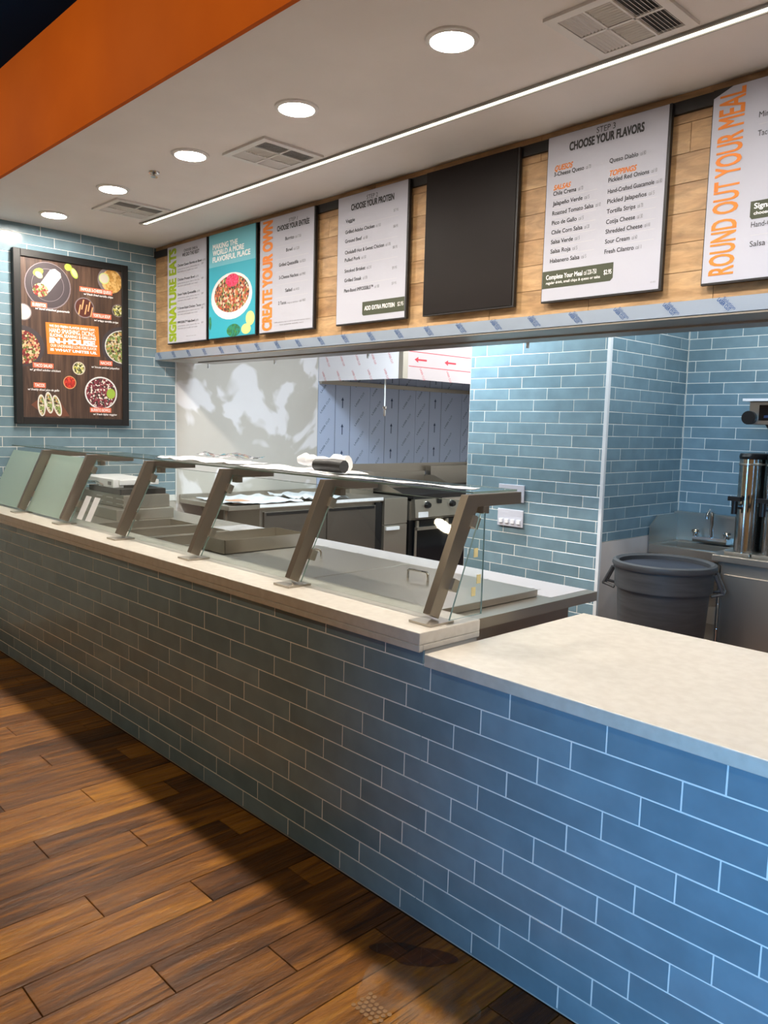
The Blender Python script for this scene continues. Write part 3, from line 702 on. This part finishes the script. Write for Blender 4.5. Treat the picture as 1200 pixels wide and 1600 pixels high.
# ================================================================ beverage corner on the right
def lathe_obj(name, prof, c, m, parent, seg=40, **k): return obj(name, MB().lathe(prof, c, seg, **k), m, parent, smooth=True)
tc = thing('trash_can', (-0.50, 2.49, 0), 'large round grey plastic trash can beside the white wall panel', 'trash can')
c = (-0.50, 2.49, 0.165)
lathe_obj('barrel', [(0, .004), (.212, .004), (.222, .02), (.252, .55), (.268, .552), (.270, .62), (.272, .68), (.250, .68), (.246, .55), (.21, .03), (0, .03)], c, PLASTG, tc, 48)
lathe_obj('rim', [(.250, .674), (.281, .67), (.287, .682), (.283, .702), (.266, .708), (.248, .698), (.250, .674)], c, PLASTG, tc, 48)
lathe_obj('lining', [(.2455, .675), (.24, .53), (.206, .034)], c, PLASTI, tc, 48)
for a in (math.radians(22), math.radians(202)):
    ux, uy = math.cos(a), math.sin(a); tx, ty = -uy, ux
    P = lambda r, s, z: (c[0]+ux*r+tx*s, c[1]+uy*r+ty*s, c[2]+z)
    obj('handle', MB().tube([P(.274, -.070, .66), P(.32, -.05, .555), P(.325, .05, .555), P(.274, .070, .66)], .010, 8).tube([P(.26, -.07, .54), P(.32, -.05, .555)], .009, 6).tube([P(.26, .07, .54), P(.32, .05, .555)], .009, 6), PLASTG, tc, smooth=True)
dl = lathe_obj('dolly', [(0, .09), (.23, .09), (.235, .13), (.225, .168), (.215, .168), (.215, .12), (0, .12)], (c[0], c[1], 0), BLACKP, tc, 32)
for k in range(4):
    a = math.radians(45+90*k); x, y = c[0]+.17*math.cos(a), c[1]+.17*math.sin(a)
    obj('caster', MB().tube([(x-.012, y, .04), (x+.012, y, .04)], .038, 14), BLACKP, dl, smooth=True)
# hand sink
sk = thing('hand_sink', (-0.70, 3.35, 0.6), 'small wall-mounted stainless hand sink with side splashes and chrome faucet', 'sink')
sx0, sx1, sy0, sy1 = XP+.012, -0.47, 3.14, YR-.012
obj('basin', MB().box(sx0, sx1, sy0, sy0+.05, .80, .86).box(sx0, sx1, sy1-.10, sy1, .80, .86).box(sx0, sx0+.05, sy0+.05, sy1-.10, .80, .86).box(sx1-.05, sx1, sy0+.05, sy1-.10, .80, .86).box(sx0+.04, sx1-.04, sy0+.04, sy1-.09, .66, .80), STEEL, sk, bevel=.004)
obj('backsplash', MB().box(sx0, sx1, sy1-.02, sy1, .861, 1.045).prism([(sy1-.02, 1.045), (sy1-.07, 1.045), (sy1-.07, 1.06), (sy1, 1.06), (sy1, 1.045)], 'x', sx0, sx1), STEEL, sk)
obj('side_splash', MB().prism([(sy0, .861), (sy1-.02, .861), (sy1-.02, 1.045), (sy0+.10, 1.045), (sy0, .98)], 'x', sx0, sx0+.004), STEEL, sk)
obj('bracket', bx(sx0+.08, sx1-.08, sy1-.04, sy1, .60, .80), STEEL, sk)
fc = obj('faucet', MB().tube([(-.66, sy1-.10, .90), (-.66, sy1-.10, 1.05), (-.66, sy1-.115, 1.085), (-.66, sy1-.15, 1.095), (-.66, sy1-.18, 1.075), (-.66, sy1-.185, 1.04)], .013, 10).box(-.78, -.55, sy1-.12, sy1-.02, .875, .91), CHROME, sk, smooth=True)
for x in (-.77, -.56):
    obj('tap_handle', MB().lathe([(.0, 0), (.02, 0), (.02, .02), (.03, .03), (.026, .045), (0, .05)], (x, sy1-.09, .91), 12), CHROME, fc, smooth=True)
# cabinet
cx0, cy0, ZK = -0.365, 2.80, 0.90
cbn = thing('beverage_cabinet', (0.35, 3.15, 0), 'stainless beverage counter cabinet carrying the tea dispensers', 'cabinet')
obj('body', bx(cx0+.03, 1.2, cy0+.03, YR-.03, 0.10, ZK-.042), STEELD, cbn)
obj('worktop', bx(cx0, 1.22, cy0, YR-.02, ZK-.04, ZK), STEEL, cbn, bevel=.004)
for a, b in ((cx0+.07, 0.36), (0.37, 1.0)):
    d = obj('door', bx(a, b, cy0+.012, cy0+.029, 0.16, ZK-.11), STEEL, cbn, bevel=.002)
obj('hinge_rod', MB().tube([(cx0+.05, cy0+.015, .14), (cx0+.05, cy0+.015, ZK-.06)], .006, 8), CHROME, cbn)
for z in (.45, .6, .75): obj('hinge', MB().tube([(cx0+.05, cy0+.013, z-.01), (cx0+.05, cy0+.013, z+.01)], .010, 8), CHROME, cbn)
obj('plinth', bx(cx0+.06, 1.17, cy0+.08, YR-.06, 0, .099), BLACKP, cbn)
# tea urns
def urn(x, label):
    t = thing('tea_urn', (x, 3.02, ZK), label, 'tea urn', 'tea urns under the brewer')
    cc = (x, 3.02, ZK)
    obj('base_plate', bx(x-.08, x+.068, 2.86, 3.20, ZK+.001, ZK+.018), STEEL, t, bevel=.003)
    obj('tank', MB().lathe([(0, .0185), (.072, .0185), (.072, .56), (0, .56)], cc, 32, 1.0, 2.0), CHROME_D, t, smooth=True)
    obj('band', MB().lathe([(.073, .525), (.0745, .527), (.0745, .533), (.073, .535)], cc, 32, 1.0, 2.0), STEEL, t, smooth=True)
    obj('lid', MB().lathe([(0, .561), (.075, .561), (.077, .575), (.072, .592), (0, .596)], cc, 32, 1.0, 1.9), BLACKP, t, smooth=True)
    f = obj('tap', MB().tube([(x-.02, 2.876, ZK+.285), (x-.02, 2.82, ZK+.285)], .016, 10).tube([(x-.02, 2.82, ZK+.32), (x-.02, 2.82, ZK+.245)], .017, 10), BLACKP, t, smooth=True)
    obj('tap_lever', MB().box(x-.055, x+.015, 2.80, 2.84, ZK+.321, ZK+.345), BLACKP, f)
CHROME_D = mat('polished_stainless', srgb(200, 196, 190), 0.14, 1.0)
urn(-0.243, 'slim polished steel tea urn at the left under the brewer head')
urn(-0.085, 'slim polished steel tea urn cut off by the right photo edge')
# brewer
bw = thing('tea_brewer', (-0.05, 3.28, ZK), 'stainless tea brewer with black control panel above the urns', 'brewer')
obj('column', bx(-.20, .18, 3.33, 3.50, ZK+.001, 1.66), STEELD, bw)
hdb = obj('head', bx(-.315, .22, 3.05, 3.50, 1.661, 1.795), STEEL, bw, bevel=.004)
obj('control_panel', bx(-.255, .10, 3.044, 3.05, 1.685, 1.775), DARKG, hdb)
for i in range(4): obj('button', bx(-.225+i*.06, -.19+i*.06, 3.042, 3.044, 1.70, 1.715), INKNV, hdb)
obj('top_cover', bx(-.345, .24, 3.02, 3.52, 1.797, 1.812), SHEET, bw)
obj('knob', MB().lathe([(0, 0), (.04, 0), (.04, -.03), (0, -.03)], (-.305, 3.049, 1.70), 18, axis='y'), BLACKP, bw, smooth=True)
fn = obj('funnel', MB().prism([(-.22, 1.66), (.08, 1.66), (.05, 1.575), (-.16, 1.575)], 'y', 3.06, 3.30), BLACKP, bw)
obj('notice', bx(-.185, .03, 3.058, 3.06, 1.60, 1.65), WHITEP, fn)
obj('notice_stripe', bx(-.18, .03, 3.0565, 3.058, 1.632, 1.648), INKR, fn)
obj('spout', MB().tube([(-.10, 3.18, 1.5755), (-.10, 3.18, 1.53)], .012, 8), BLACKP, bw)

# switch plates on the pillar
PLATEM = mat('white_switch_plate', srgb(200, 202, 214), 0.45)
def plate(z, label, kinds):
    t = thing('switch_plate', (-1.634, YP-.012, z), label, 'switch plate')
    pl = obj('plate', bx(-1.74, -1.528, YP-.0155, YP-.0075, z, z+.115), PLATEM, t, bevel=.002)
    for i, k in enumerate(kinds):
        x = -1.708+i*0.049
        if k == 's': obj('switch', bx(x-.014, x+.014, YP-.024, YP-.0156, z+.020, z+.048), WHITEP, pl, bevel=.0015)
        elif k == 'k': obj('port', bx(x-.012, x+.012, YP-.0165, YP-.0156, z+.066, z+.080), BLACKP, pl)
plate(1.110, 'white wall plate with a small black port and one switch', '.k.s')
plate(0.942, 'white wall plate with four rocker switches in a row', 'ssss')

# ================================================================ ceiling fittings
def downlight(x, label):
    t = thing('downlight', (x, .486, 2.97), label, 'downlight', 'round recessed downlights in the soffit')
    lathe_obj('trim_ring', [(.076, 2.9995), (.100, 2.9995), (.097, 2.993), (.080, 2.988), (.076, 2.9995)], (x, .486, 0), WHITEM, t, 36)
    obj('lens', MB().lathe([(0, 2.992), (.079, 2.992), (.079, 2.996), (0, 2.996)], (x, .486, 0), 32), LAMP, t)
names = ['round downlight nearest the camera, left of the large vent', 'second round downlight, above the middle ceiling vent', 'third round downlight, between sprinkler and middle vent', 'fourth round downlight, before the smallest vent', 'farthest round downlight by the tiled wall']
for i in range(5): downlight(-0.447-0.925*i, names[i])
DFILL = mat('dining_lamp_lens', (1, 1, 1, 1), 0.4, 0, (1.0, 0.86, 0.60, 1), 62)  # unseen ceiling discs, added as warm fill for shaded floor and counter front
for i, x in enumerate((-3.4, -1.6, 0.2, 2.0)):
    t = thing('dining_downlight', (x, -2.5, 3.55), ['dining side downlight nearest the tiled wall', 'second dining side downlight from the tiled wall', 'third dining side downlight from the tiled wall', 'dining side downlight behind the camera'][i], 'downlight', 'downlights in the navy dining ceiling')
    lathe_obj('trim_ring', [(.096, 3.5885), (.120, 3.5885), (.117, 3.582), (.100, 3.577), (.096, 3.5885)], (x, -2.5, 0), WHITEM, t, 28)
    obj('lens', MB().lathe([(0, 3.581), (.099, 3.581), (.099, 3.585), (0, 3.585)], (x, -2.5, 0), 28), DFILL, t)
downlight(0.48, 'round downlight past the right photo edge'); downlight(1.405, 'round downlight above the camera')
def vent(x, label):
    y = .783; t = thing('ceiling_vent', (x, y, 2.98), label, 'ceiling vent', 'square white ceiling vents')
    h = .19
    fm = MB().box(x-h, x+h, y-h, y-h+.035, 2.988, 2.9995).box(x-h, x+h, y+h-.035, y+h, 2.988, 2.9995).box(x-h, x-h+.035, y-h+.035, y+h-.035, 2.988, 2.9995).box(x+h-.035, x+h, y-h+.035, y+h-.035, 2.988, 2.9995)
    fm.box(x-.055, x-.047, y-h+.035, y+h-.035, 2.988, 2.9955).box(x+.047, x+.055, y-h+.035, y+h-.035, 2.988, 2.9955).box(x-h+.035, x+h-.035, y-.006, y+.006, 2.988, 2.9955)
    obj('frame', fm, WHITEM, t)
    obj('backing', bx(x-h+.03, x+h-.03, y-h+.03, y+h-.03, 2.9975, 2.9992), VENTD, t)
    me = None
    for a, b, along in ((x-.155, x-.055, 'y'), (x-.047, x+.047, 'x'), (x+.055, x+.155, 'y')):
        for ya, yb in ((y-.155, y-.006), (y+.006, y+.155)):
            mb = MB()
            if along == 'x':
                k = 9
                for i in range(k):
                    c_ = ya+(i+.5)*(yb-ya)/k
                    mb.prism([(c_-.006, 2.9965), (c_+.001, 2.989), (c_+.003, 2.989), (c_-.004, 2.9965)], 'x', a, b)
            else:
                k = 7
                for i in range(k):
                    c_ = a+(i+.5)*(b-a)/k; s = .006 if a > x else -.006
                    mb.add([(c_-s, q, 2.9965) for q in (ya, yb)]+[(c_+s*.3, q, 2.989) for q in (ya, yb)]+[(c_+s*.6, q, 2.989) for q in (ya, yb)], [(0, 1, 3, 2), (2, 3, 5, 4)])
            obj('louver_bank', mb, WHITEM, t)
vent(0.065, 'square white ceiling vent nearest the camera, cut by the top photo edge')
vent(-1.965, 'square white ceiling vent in the middle, beside the slot light')
vent(-3.585, 'square white ceiling vent farthest away, near the slot light end')
sl = thing('slot_light', (-1.0, 1.03, 2.98), 'long thin recessed slot light running along the soffit', 'slot light')
obj('channel', MB().box(-3.90, 2.3, 1.000, 1.012, 2.990, 2.9995).box(-3.90, 2.3, 1.046, 1.052, 2.990, 2.9995).box(-3.905, -3.90, 1.0, 1.052, 2.990, 2.9995), mat('slot_channel_grey', srgb(150, 150, 146), .5), sl)
obj('lens', bx(-3.89, 2.3, 1.018, 1.046, 2.9945, 2.999), SLOT, sl)
sp = thing('sprinkler', (-2.729, .504, 2.97), 'small chrome sprinkler head in the ceiling between two downlights', 'sprinkler')
lathe_obj('escutcheon', [(0, 2.9995), (.032, 2.9995), (.030, 2.992), (.014, 2.986), (0, 2.986)], (-2.729, .504, 0), CHROME, sp, 20)
lathe_obj('deflector', [(0, 2.972), (.02, 2.972), (.02, 2.975), (.006, 2.977), (.006, 2.986), (0, 2.986)], (-2.729, .504, 0), CHROME, sp, 16)

# ================================================================ menu boards
BZ0, BZ1, BF = 2.207, 2.957, 1.452
def board(x0, x1, label, paper=PAPER, cut=0):
    t = thing('menu_board', ((x0+x1)/2, 1.47, BZ0), label, 'menu board', 'hanging menu boards')
    obj('frame', bx(x0-.004, x1+.012, BF, YB-.019, BZ0-.008, BZ1+.002), BLACKF, t)
    if paper:
        P = [(x0, BZ0), (x1, BZ0), (x1, BZ1), (x0+cut, BZ1)] + ([(x0, BZ1-cut*.42)] if cut else [])
        sh = obj('sheet', MB().prism(P, 'y', BF-.002, BF-.0003), paper, t)
    else: sh = obj('panel', bx(x0, x1, BF-.003, BF-.0003, BZ0, BZ1), BLACKB, t)
    return t, front(BF-.002)
def rules(t, f, x0, x1, zs):
    for z in zs: obj('rule_line', MB().poly(f, [(x0, z), (x1, z), (x1, z+.0018), (x0, z+.0018)], .0006), INKL, t)
# 1 signature eats
t, f = board(-4.32, -3.735, 'white menu board lettered SIGNATURE EATS in green')
text(t, f, 'SIGNATURE EATS', 2.222, 2.935, -4.185, .105, INKGR, bold=.055, rot=90, name='title')
text(t, f, 'CHOOSE ONE &', -4.06, -3.86, 2.893, .018, INK, bold=.02); text(t, f, 'WE DO THE REST', -4.085, -3.834, 2.858, .026, INK, bold=.02)
for s, x1, z in (('Chicken Queso Burrito or Bowl', -3.80, 2.790), ('Chicken Protein Bowl', -3.90, 2.681), ('Steak Fajita Quesadilla', -3.88, 2.569), ('3 Street-Style Chicken Tacos', -3.81, 2.462), ('IMPOSSIBLE\u2122 Fajita Bowl', -3.90, 2.353)):
    text(t, f, s, -4.157, x1, z, .018, INK, bold=.012)
    text(t, f, 'cal 970', x1+.012, x1+.055, z, .014, INKG)
    for j, q in enumerate(('grilled chicken, queso, cilantro lime rice', 'black beans, pico de gallo, sour cream')):
        text(t, f, q, -4.157, -3.83-.03*j, z-.024-.020*j, .009, INKG)
    text(t, f, '$9', -3.80, -3.772, z-.022, .013, INKG)
rules(t, f, -4.157, -3.77, [2.737, 2.628, 2.517, 2.408])
text(t, f, '*Additional nutrition information available', -4.03, -3.88, 2.245, .007, INKG)
# 2 teal poster
t, f = board(-3.695, -3.092, 'teal poster board with a bowl of food photo', TEAL)
mb = MB().poly(f, [(-3.694, 2.722), (-3.093, 2.722), (-3.093, 2.956), (-3.694, 2.956)], .0005); obj('sky_band', mb, TEALL, t)
text(t, f, 'MAKING THE', -3.64, -3.314, 2.848, .036, INKW, bold=.04, name='title'); text(t, f, 'WORLD A MORE', -3.64, -3.233, 2.804, .036, INKW, bold=.04, name='title'); text(t, f, 'FLAVORFUL PLACE', -3.64, -3.155, 2.757, .036, INKW, bold=.04, name='title')
obj('bowl_print', MB().disc(f, -3.395, 2.495, .0005, .268, .165), F_BOWLW, t)
obj('food_print', MB().disc(f, -3.39, 2.51, .0008, .228, .130), F_BOWL, t)
obj('onion_print', MB().disc(f, -3.38, 2.605, .0011, .085, .045), F_PINK, t)
obj('lime_print', MB().disc(f, -3.15, 2.32, .0008, .055, .05), F_LIMEL, t); obj('lime_print', MB().disc(f, -3.20, 2.25, .0009, .06, .036), F_LIMEL, t)
obj('herb_print', MB().disc(f, -3.36, 2.25, .0008, .09, .045), F_GREEN, t); obj('herb_print', MB().disc(f, -3.675, 2.32, .0008, .018, .05), F_GREEN, t)
# 3 create your own
t, f = board(-3.037, -2.45, 'white menu board lettered CREATE YOUR OWN in orange')
text(t, f, 'CREATE YOUR OWN', 2.222, 2.940, -2.895, .105, INKO, bold=.055, rot=90, name='title')
text(t, f, 'STEP 1', -2.714, -2.623, 2.902, .022, INK, slant=.15); text(t, f, 'CHOOSE YOUR ENTR\u00c9E', -2.84, -2.497, 2.860, .032, INK, bold=.045, name='heading')
for s, x0, x1, z, q in (('Burrito', -2.749, -2.655, 2.79, 'cal 730'), ('Bowl', -2.738, -2.672, 2.716, 'cal 520'), ('Grilled Quesadilla', -2.815, -2.605, 2.628, 'cal 820'), ('3-Cheese Nachos', -2.813, -2.605, 2.546, 'cal 990'), ('Salad', -2.742, -2.668, 2.457, 'cal 410'), ('2 Tacos', -2.818, -2.732, 2.380, 'cal 460')):
    text(t, f, s, x0, x1, z, .021, INK, bold=.014); text(t, f, q, (x1 if s[0] != '2' else -2.60)+.012, (x1 if s[0] != '2' else -2.60)+.075, z, .017, INKG)
text(t, f, 'crispy or soft flour', -2.725, -2.60, 2.380, .010, INKG)
rules(t, f, -2.85, -2.50, [2.757, 2.675, 2.595, 2.510, 2.425])
text(t, f, '2,000 calories a day is used for general nutrition advice', -2.863, -2.475, 2.262, .008, INKG); text(t, f, 'but calorie needs vary', -2.80, -2.54, 2.245, .008, INKG)
# 4 step 2
t, f = board(-2.214, -1.62, 'white menu board headed STEP 2 with a list of proteins')
text(t, f, 'STEP 2', -1.959, -1.864, 2.909, .024, INK); text(t, f, 'CHOOSE YOUR PROTEIN', -2.094, -1.728, 2.868, .034, INK, bold=.045, name='heading')
for s, x1, z, q in (('Veggie', -2.06, 2.803, ''), ('Grilled Adobo Chicken', -1.885, 2.738, 'cal 150'), ('Ground Beef', -1.995, 2.685, 'cal 180'), ('Cholula\u00ae Hot & Sweet Chicken', -1.80, 2.619, 'cal 170'), ('Pulled Pork', -2.005, 2.574, 'cal 150'), ('Smoked Brisket', -1.957, 2.510, 'cal 210'), ('Grilled Steak', -1.99, 2.454, 'cal 170'), ('Plant-Based IMPOSSIBLE\u2122', -1.885, 2.393, 'cal 180')):
    text(t, f, s, -2.143, x1, z, .020, INK, bold=.014)
    if q: text(t, f, q, x1+.012, x1+.052, z, .017, INKG)
for s, z in (('$7.95', 2.800), ('$8.95', 2.712), ('$8.95', 2.597), ('$9.95', 2.483), ('$9.95', 2.397)): text(t, f, s, -1.728, -1.69, z, .015, INKG)
rules(t, f, -2.143, -1.69, [2.775, 2.660, 2.548, 2.430])
obj('banner_print', MB().poly(f, [(-1.976, 2.252), (-1.966, 2.242), (-1.6205, 2.242), (-1.6205, 2.322), (-1.976, 2.322)], .0006), INKOL, t)
text(t, f, 'ADD EXTRA PROTEIN', -1.955, -1.701, 2.272, .024, INKW, bold=.02, name='banner_lettering'); text(t, f, '$2.95', -1.676, -1.630, 2.274, .022, INKW, name='banner_lettering')
# 5 blank
board(-1.475, -0.87, 'blank dark brown menu board without any print', None)
# 6 step 3
t, f = board(-0.69, -0.092, 'white menu board headed STEP 3 with salsas and toppings')
text(t, f, 'STEP 3', -.434, -.34, 2.921, .025, INK); text(t, f, 'CHOOSE YOUR FLAVORS', -.572, -.201, 2.876, .036, INK, bold=.045, name='heading')
text(t, f, 'QUESOS', -.65, -.555, 2.800, .024, INKO, bold=.03, slant=.25, name='section_title'); text(t, f, 'SALSAS', -.65, -.56, 2.714, .022, INKO, bold=.03, slant=.25, name='section_title'); text(t, f, 'TOPPINGS', -.36, -.23, 2.720, .023, INKO, bold=.03, slant=.25, name='section_title')
for x0, rows in ((-.650, (('3-Cheese Queso', -.49, 2.776, 'cal 70'), ('Chile Crema', -.525, 2.689, 'cal 70'), ('Jalape\u00f1o Verde', -.49, 2.644, 'cal 5'), ('Roasted Tomato Salsa', -.43, 2.600, 'cal 10'), ('Pico de Gallo', -.515, 2.556, 'cal 5'), ('Chile Corn Salsa', -.482, 2.513, 'cal 20'), ('Salsa Verde', -.53, 2.469, 'cal 5'), ('Salsa Roja', -.54, 2.426, 'cal 5'), ('Habanero Salsa', -.49, 2.382, 'cal 5'))),
                 (-.360, (('Queso Diablo', -.222, 2.777, 'cal 80'), ('Pickled Red Onions', -.166, 2.694, 'cal 10'), ('Hand-Crafted Guacamole', -.140, 2.646, 'cal 80'), ('Pickled Jalape\u00f1os', -.172, 2.603, 'cal 5'), ('Tortilla Strips', -.221, 2.560, 'cal 70'), ('Cotija Cheese', -.220, 2.515, 'cal 30'), ('Shredded Cheese', -.183, 2.473, 'cal 110'), ('Sour Cream', -.240, 2.430, 'cal 60'), ('Fresh Cilantro', -.218, 2.386, 'cal 1')))):
    for s, x1, z, q in rows:
        text(t, f, s, x0, x1, z, .0185, INK, bold=.016); text(t, f, q, x1+.010, x1+.036, z, .0165, INKG)
    rules(t, f, x0, x0+.235, [z-.013 for s, x1, z, q in rows[1:-1]])
obj('banner_print', MB().poly(f, [(-.689, 2.265), (-.325, 2.265), (-.312, 2.278), (-.312, 2.345), (-.689, 2.345)], .0006), INKOL, t)
text(t, f, 'Complete Your Meal', -.668, -.470, 2.306, .021, INKW, bold=.02, name='banner_lettering'); text(t, f, 'cal 220-750', -.462, -.396, 2.306, .021, INKW, name='banner_lettering'); text(t, f, 'regular drink, small chips & queso or salsa', -.667, -.376, 2.284, .012, INKW, bold=.01, name='banner_lettering'); text(t, f, '$2.95', -.358, -.320, 2.296, .020, INKW, bold=.01, name='banner_lettering')
text(t, f, 'Q3-2022', -.13, -.105, 2.235, .006, INKG)
# 7 round out
t, f = board(0.097, 0.69, 'white menu board lettered ROUND OUT YOUR MEAL in orange, corner curled', cut=.075)
text(t, f, 'ROUND OUT YOUR MEAL', 2.235, 2.945, .222, .098, INKO, bold=.022, rot=90, name='title')
for s, z, x1 in (('Mini Quesadilla', 2.811, .45), ('Taco', 2.742, .33), ('Hand-Crafted Guacamole & Chips', 2.401, .62), ('Salsa & Chips', 2.328, .45)): text(t, f, s, .281, x1, z, .021, INK, bold=.003)
obj('banner_print', MB().poly(f, [(.273, 2.442), (.281, 2.432), (.689, 2.432), (.689, 2.500), (.273, 2.500)], .0006), INKOL, t)
text(t, f, 'Signature Drinks', .288, .50, 2.471, .020, INKW, bold=.02, name='banner_lettering'); text(t, f, 'choose your size', .288, .43, 2.448, .012, INKW, bold=.02, name='banner_lettering')
rules(t, f, .281, .66, [2.785, 2.37])

# ---------------------------------------------------------------- framed poster on the left wall
XQ = -4.553
po = thing('framed_poster', (-4.57, .78, 1.535), 'large black-framed food poster on the tiled left wall', 'poster')
y0, y1, z0, z1 = .340, 1.222, 1.536, 2.810; bw_ = .052
obj('backing', bx(-4.5965, -4.561, y0+.01, y1-.01, z0+.01, z1-.01), BLACKF, po)
obj('frame', MB().box(-4.5965, -4.54, y0, y0+bw_, z0, z1).box(-4.5965, -4.54, y1-bw_, y1, z0, z1).box(-4.5965, -4.54, y0+bw_, y1-bw_, z0, z0+bw_).box(-4.5965, -4.54, y0+bw_, y1-bw_, z1-bw_, z1), BLACKF, po, bevel=.003)
obj('print_sheet', bx(-4.561, XQ, y0+bw_, y1-bw_, z0+bw_, z1-bw_), F_WOOD, po)
f = side(XQ)
YA, YC = y0+bw_+.001, y1-bw_-.001
def clip(pts):   # keep printed shapes inside the sheet
    return [(min(max(u, YA), YC), v) for u, v in pts]
def dish(u, v, r, rv, m, w, name, ang=0):
    mb = MB(); pts = [(u+r*math.cos(a)*math.cos(ang)-rv*math.sin(a)*math.sin(ang), v+r*math.cos(a)*math.sin(ang)+rv*math.sin(a)*math.cos(ang)) for a in [2*math.pi*k/32 for k in range(32)]]
    mb.poly(f, clip(pts), w); obj(name, mb, m, po)
dish(.591, 2.570, .172, .172, F_PLATER, .0004, 'plate_print'); dish(.591, 2.572, .165, .165, F_PLATE, .0006, 'plate_print'); dish(.591, 2.574, .12, .12, F_PLATER, .0007, 'plate_print'); dish(.591, 2.574, .117, .117, F_PLATE, .0008, 'plate_print')
obj('burrito_print', MB().poly(f, [(.522, 2.56), (.56, 2.51), (.60, 2.525), (.69, 2.645), (.685, 2.675), (.645, 2.70), (.61, 2.69)], .0010), F_TORT, po)
dish(.535, 2.53, .058, .05, F_SALAD, .0012, 'food_print')
dish(.52, 2.660, .040, .026, F_LIME, .001, 'lime_print', .5); dish(.525, 2.64, .03, .022, F_LIMEL, .0012, 'lime_print', -.6)
dish(.745, 2.728, .028, .026, F_LIME, .001, 'lime_print'); dish(.790, 2.690, .024, .042, F_LIME, .001, 'lime_print', .5); dish(.792, 2.692, .017, .034, F_LIMEL, .0012, 'lime_print', .5)
dish(1.075, 2.675, .10, .10, F_PLATER, .0004, 'plate_print'); dish(1.09, 2.67, .085, .09, F_CHIP, .0006, 'chips_print'); dish(1.028, 2.685, .043, .043, F_LIMEL, .0008, 'dip_print'); dish(1.028, 2.685, .035, .035, F_RICE, .001, 'dip_print')
dish(.867, 2.441, .078, .078, F_PLATER, .0004, 'bowl_print'); dish(.867, 2.441, .070, .070, F_SOUP, .0006, 'soup_print')
for k, (a, b) in enumerate(((-.045, -.02), (-.02, .02), (.005, -.015), (.03, .01), (.05, -.03))):
    mb = MB().poly(f, [(.867+a-.006, 2.441+b-.035), (.867+a+.004, 2.441+b-.035), (.867+a+.020, 2.441+b+.04), (.867+a+.010, 2.441+b+.04)], .0009); obj('strip_print', mb, F_STRIP, po)
dish(.406, 2.358, .062, .062, F_PLATER, .0004, 'bowl_print'); dish(.406, 2.358, .055, .055, F_RICE, .0006, 'rice_print')
dish(1.14, 2.45, .05, .05, F_PLATER, .0004, 'bowl_print'); dish(1.14, 2.45, .043, .043, F_CORN, .0006, 'relish_print')
dish(.393, 2.11, .165, .15, F_PLATE, .0004, 'plate_print'); dish(.393, 2.10, .132, .125, F_SALAD, .0006, 'food_print')
dish(1.178, 2.165, .178, .16, F_PLATE, .0004, 'plate_print'); dish(1.178, 2.165, .15, .132, F_BOWLW, .0006, 'bowl_print'); dish(1.178, 2.165, .143, .126, F_NACHO, .0008, 'food_print')
dish(.817, 1.974, .05, .05, F_RICE, .0004, 'bowl_print'); dish(.817, 1.974, .043, .043, F_CORN, .0006, 'relish_print')
dish(.744, 1.861, .05, .05, F_STRIP, .0004, 'bowl_print'); dish(.744, 1.861, .044, .044, F_SALSA, .0006, 'salsa_print')
dish(.994, 1.792, .133, .128, F_BOWLW, .0004, 'bowl_print'); dish(.994, 1.792, .122, .117, F_RED, .0006, 'food_print'); dish(1.075, 1.79, .036, .04, F_LIME, .0009, 'lime_print')
obj('board_print', MB().poly(f, clip([(.45, 1.68), (.50, 1.72), (.64, 1.76), (.74, 1.60), (.56, 1.595)]), .0004), F_BOARD, po)
for u, v, a in ((.528, 1.678, .05), (.585, 1.70, .12), (.645, 1.680, .25)):
    dish(u, v, .030, .082, F_TORT, .0007, 'taco_print', a); dish(u, v, .020, .072, F_NACHO, .0009, 'food_print', a)
obj('slogan_print', MB().poly(f, [(.567, 2.300), (.976, 2.308), (.988, 2.076), (.578, 2.066)], .0010), LABELO, po)
for s, u0, u1, v, h, b in (('WE DO FRESH FLAVOR EVERY DAY.', .595, .950, 2.270, .017, .03), ('HAND SMASHING, DICING,', .595, .950, 2.228, .034, .015), ('SLICING, SEARING & GRILLING', .597, .955, 2.200, .021, .03), ('IN-HOUSE.', .600, .960, 2.152, .038, .07), ('OUR UNDENIABLE LOVE FOR FLAVOR', .602, .960, 2.122, .021, .01), ('IS WHAT UNITES US.', .602, .962, 2.092, .019, .05)):
    text(po, f, s, u0, u1, v, h, INKW, w=.0014, bold=b, name='slogan_lettering')
for s, u0, u1, v, c_, cu0, cu1, cv in (('BURRITOS', .465, .581, 2.421, 'w/ hand smashed guacamole', .492, .748, 2.393), ('FAMOUS 3-CHEESE QUESO', .831, 1.094, 2.581, 'w/ fresh fried tortilla chips', .861, 1.097, 2.546), ('TORTILLA SOUP', .927, 1.084, 2.392, 'w/ crispy tortilla strips', .942, 1.139, 2.355),
        ('TACO SALAD', .468, .622, 1.976, 'w/ grilled adobo chicken', .444, .673, 1.941), ('NACHOS', .983, 1.090, 2.029, 'w/ house pickled jalape\u00f1os', .916, 1.145, 1.992), ('TACOS', .471, .561, 1.828, 'w/ freshly diced pico de gallo', .427, .660, 1.794), ('BURRITO BOWLS', .901, 1.076, 1.657, 'w/ fresh fajita veggies', .925, 1.120, 1.623)):
    obj('label_print', MB().poly(f, [(u0, v-.019), (u1, v-.019), (u1, v+.019), (u0, v+.019)], .0012), LABELR, po)
    text(po, f, s, u0+.01, u1-.01, v-.011, .022, INKW, w=.0016, bold=.02, name='label_lettering')
    text(po, f, c_, cu0, cu1, cv-.006, .015, INKW, w=.0014, bold=.02, slant=.25, name='caption_lettering')
flush_text()
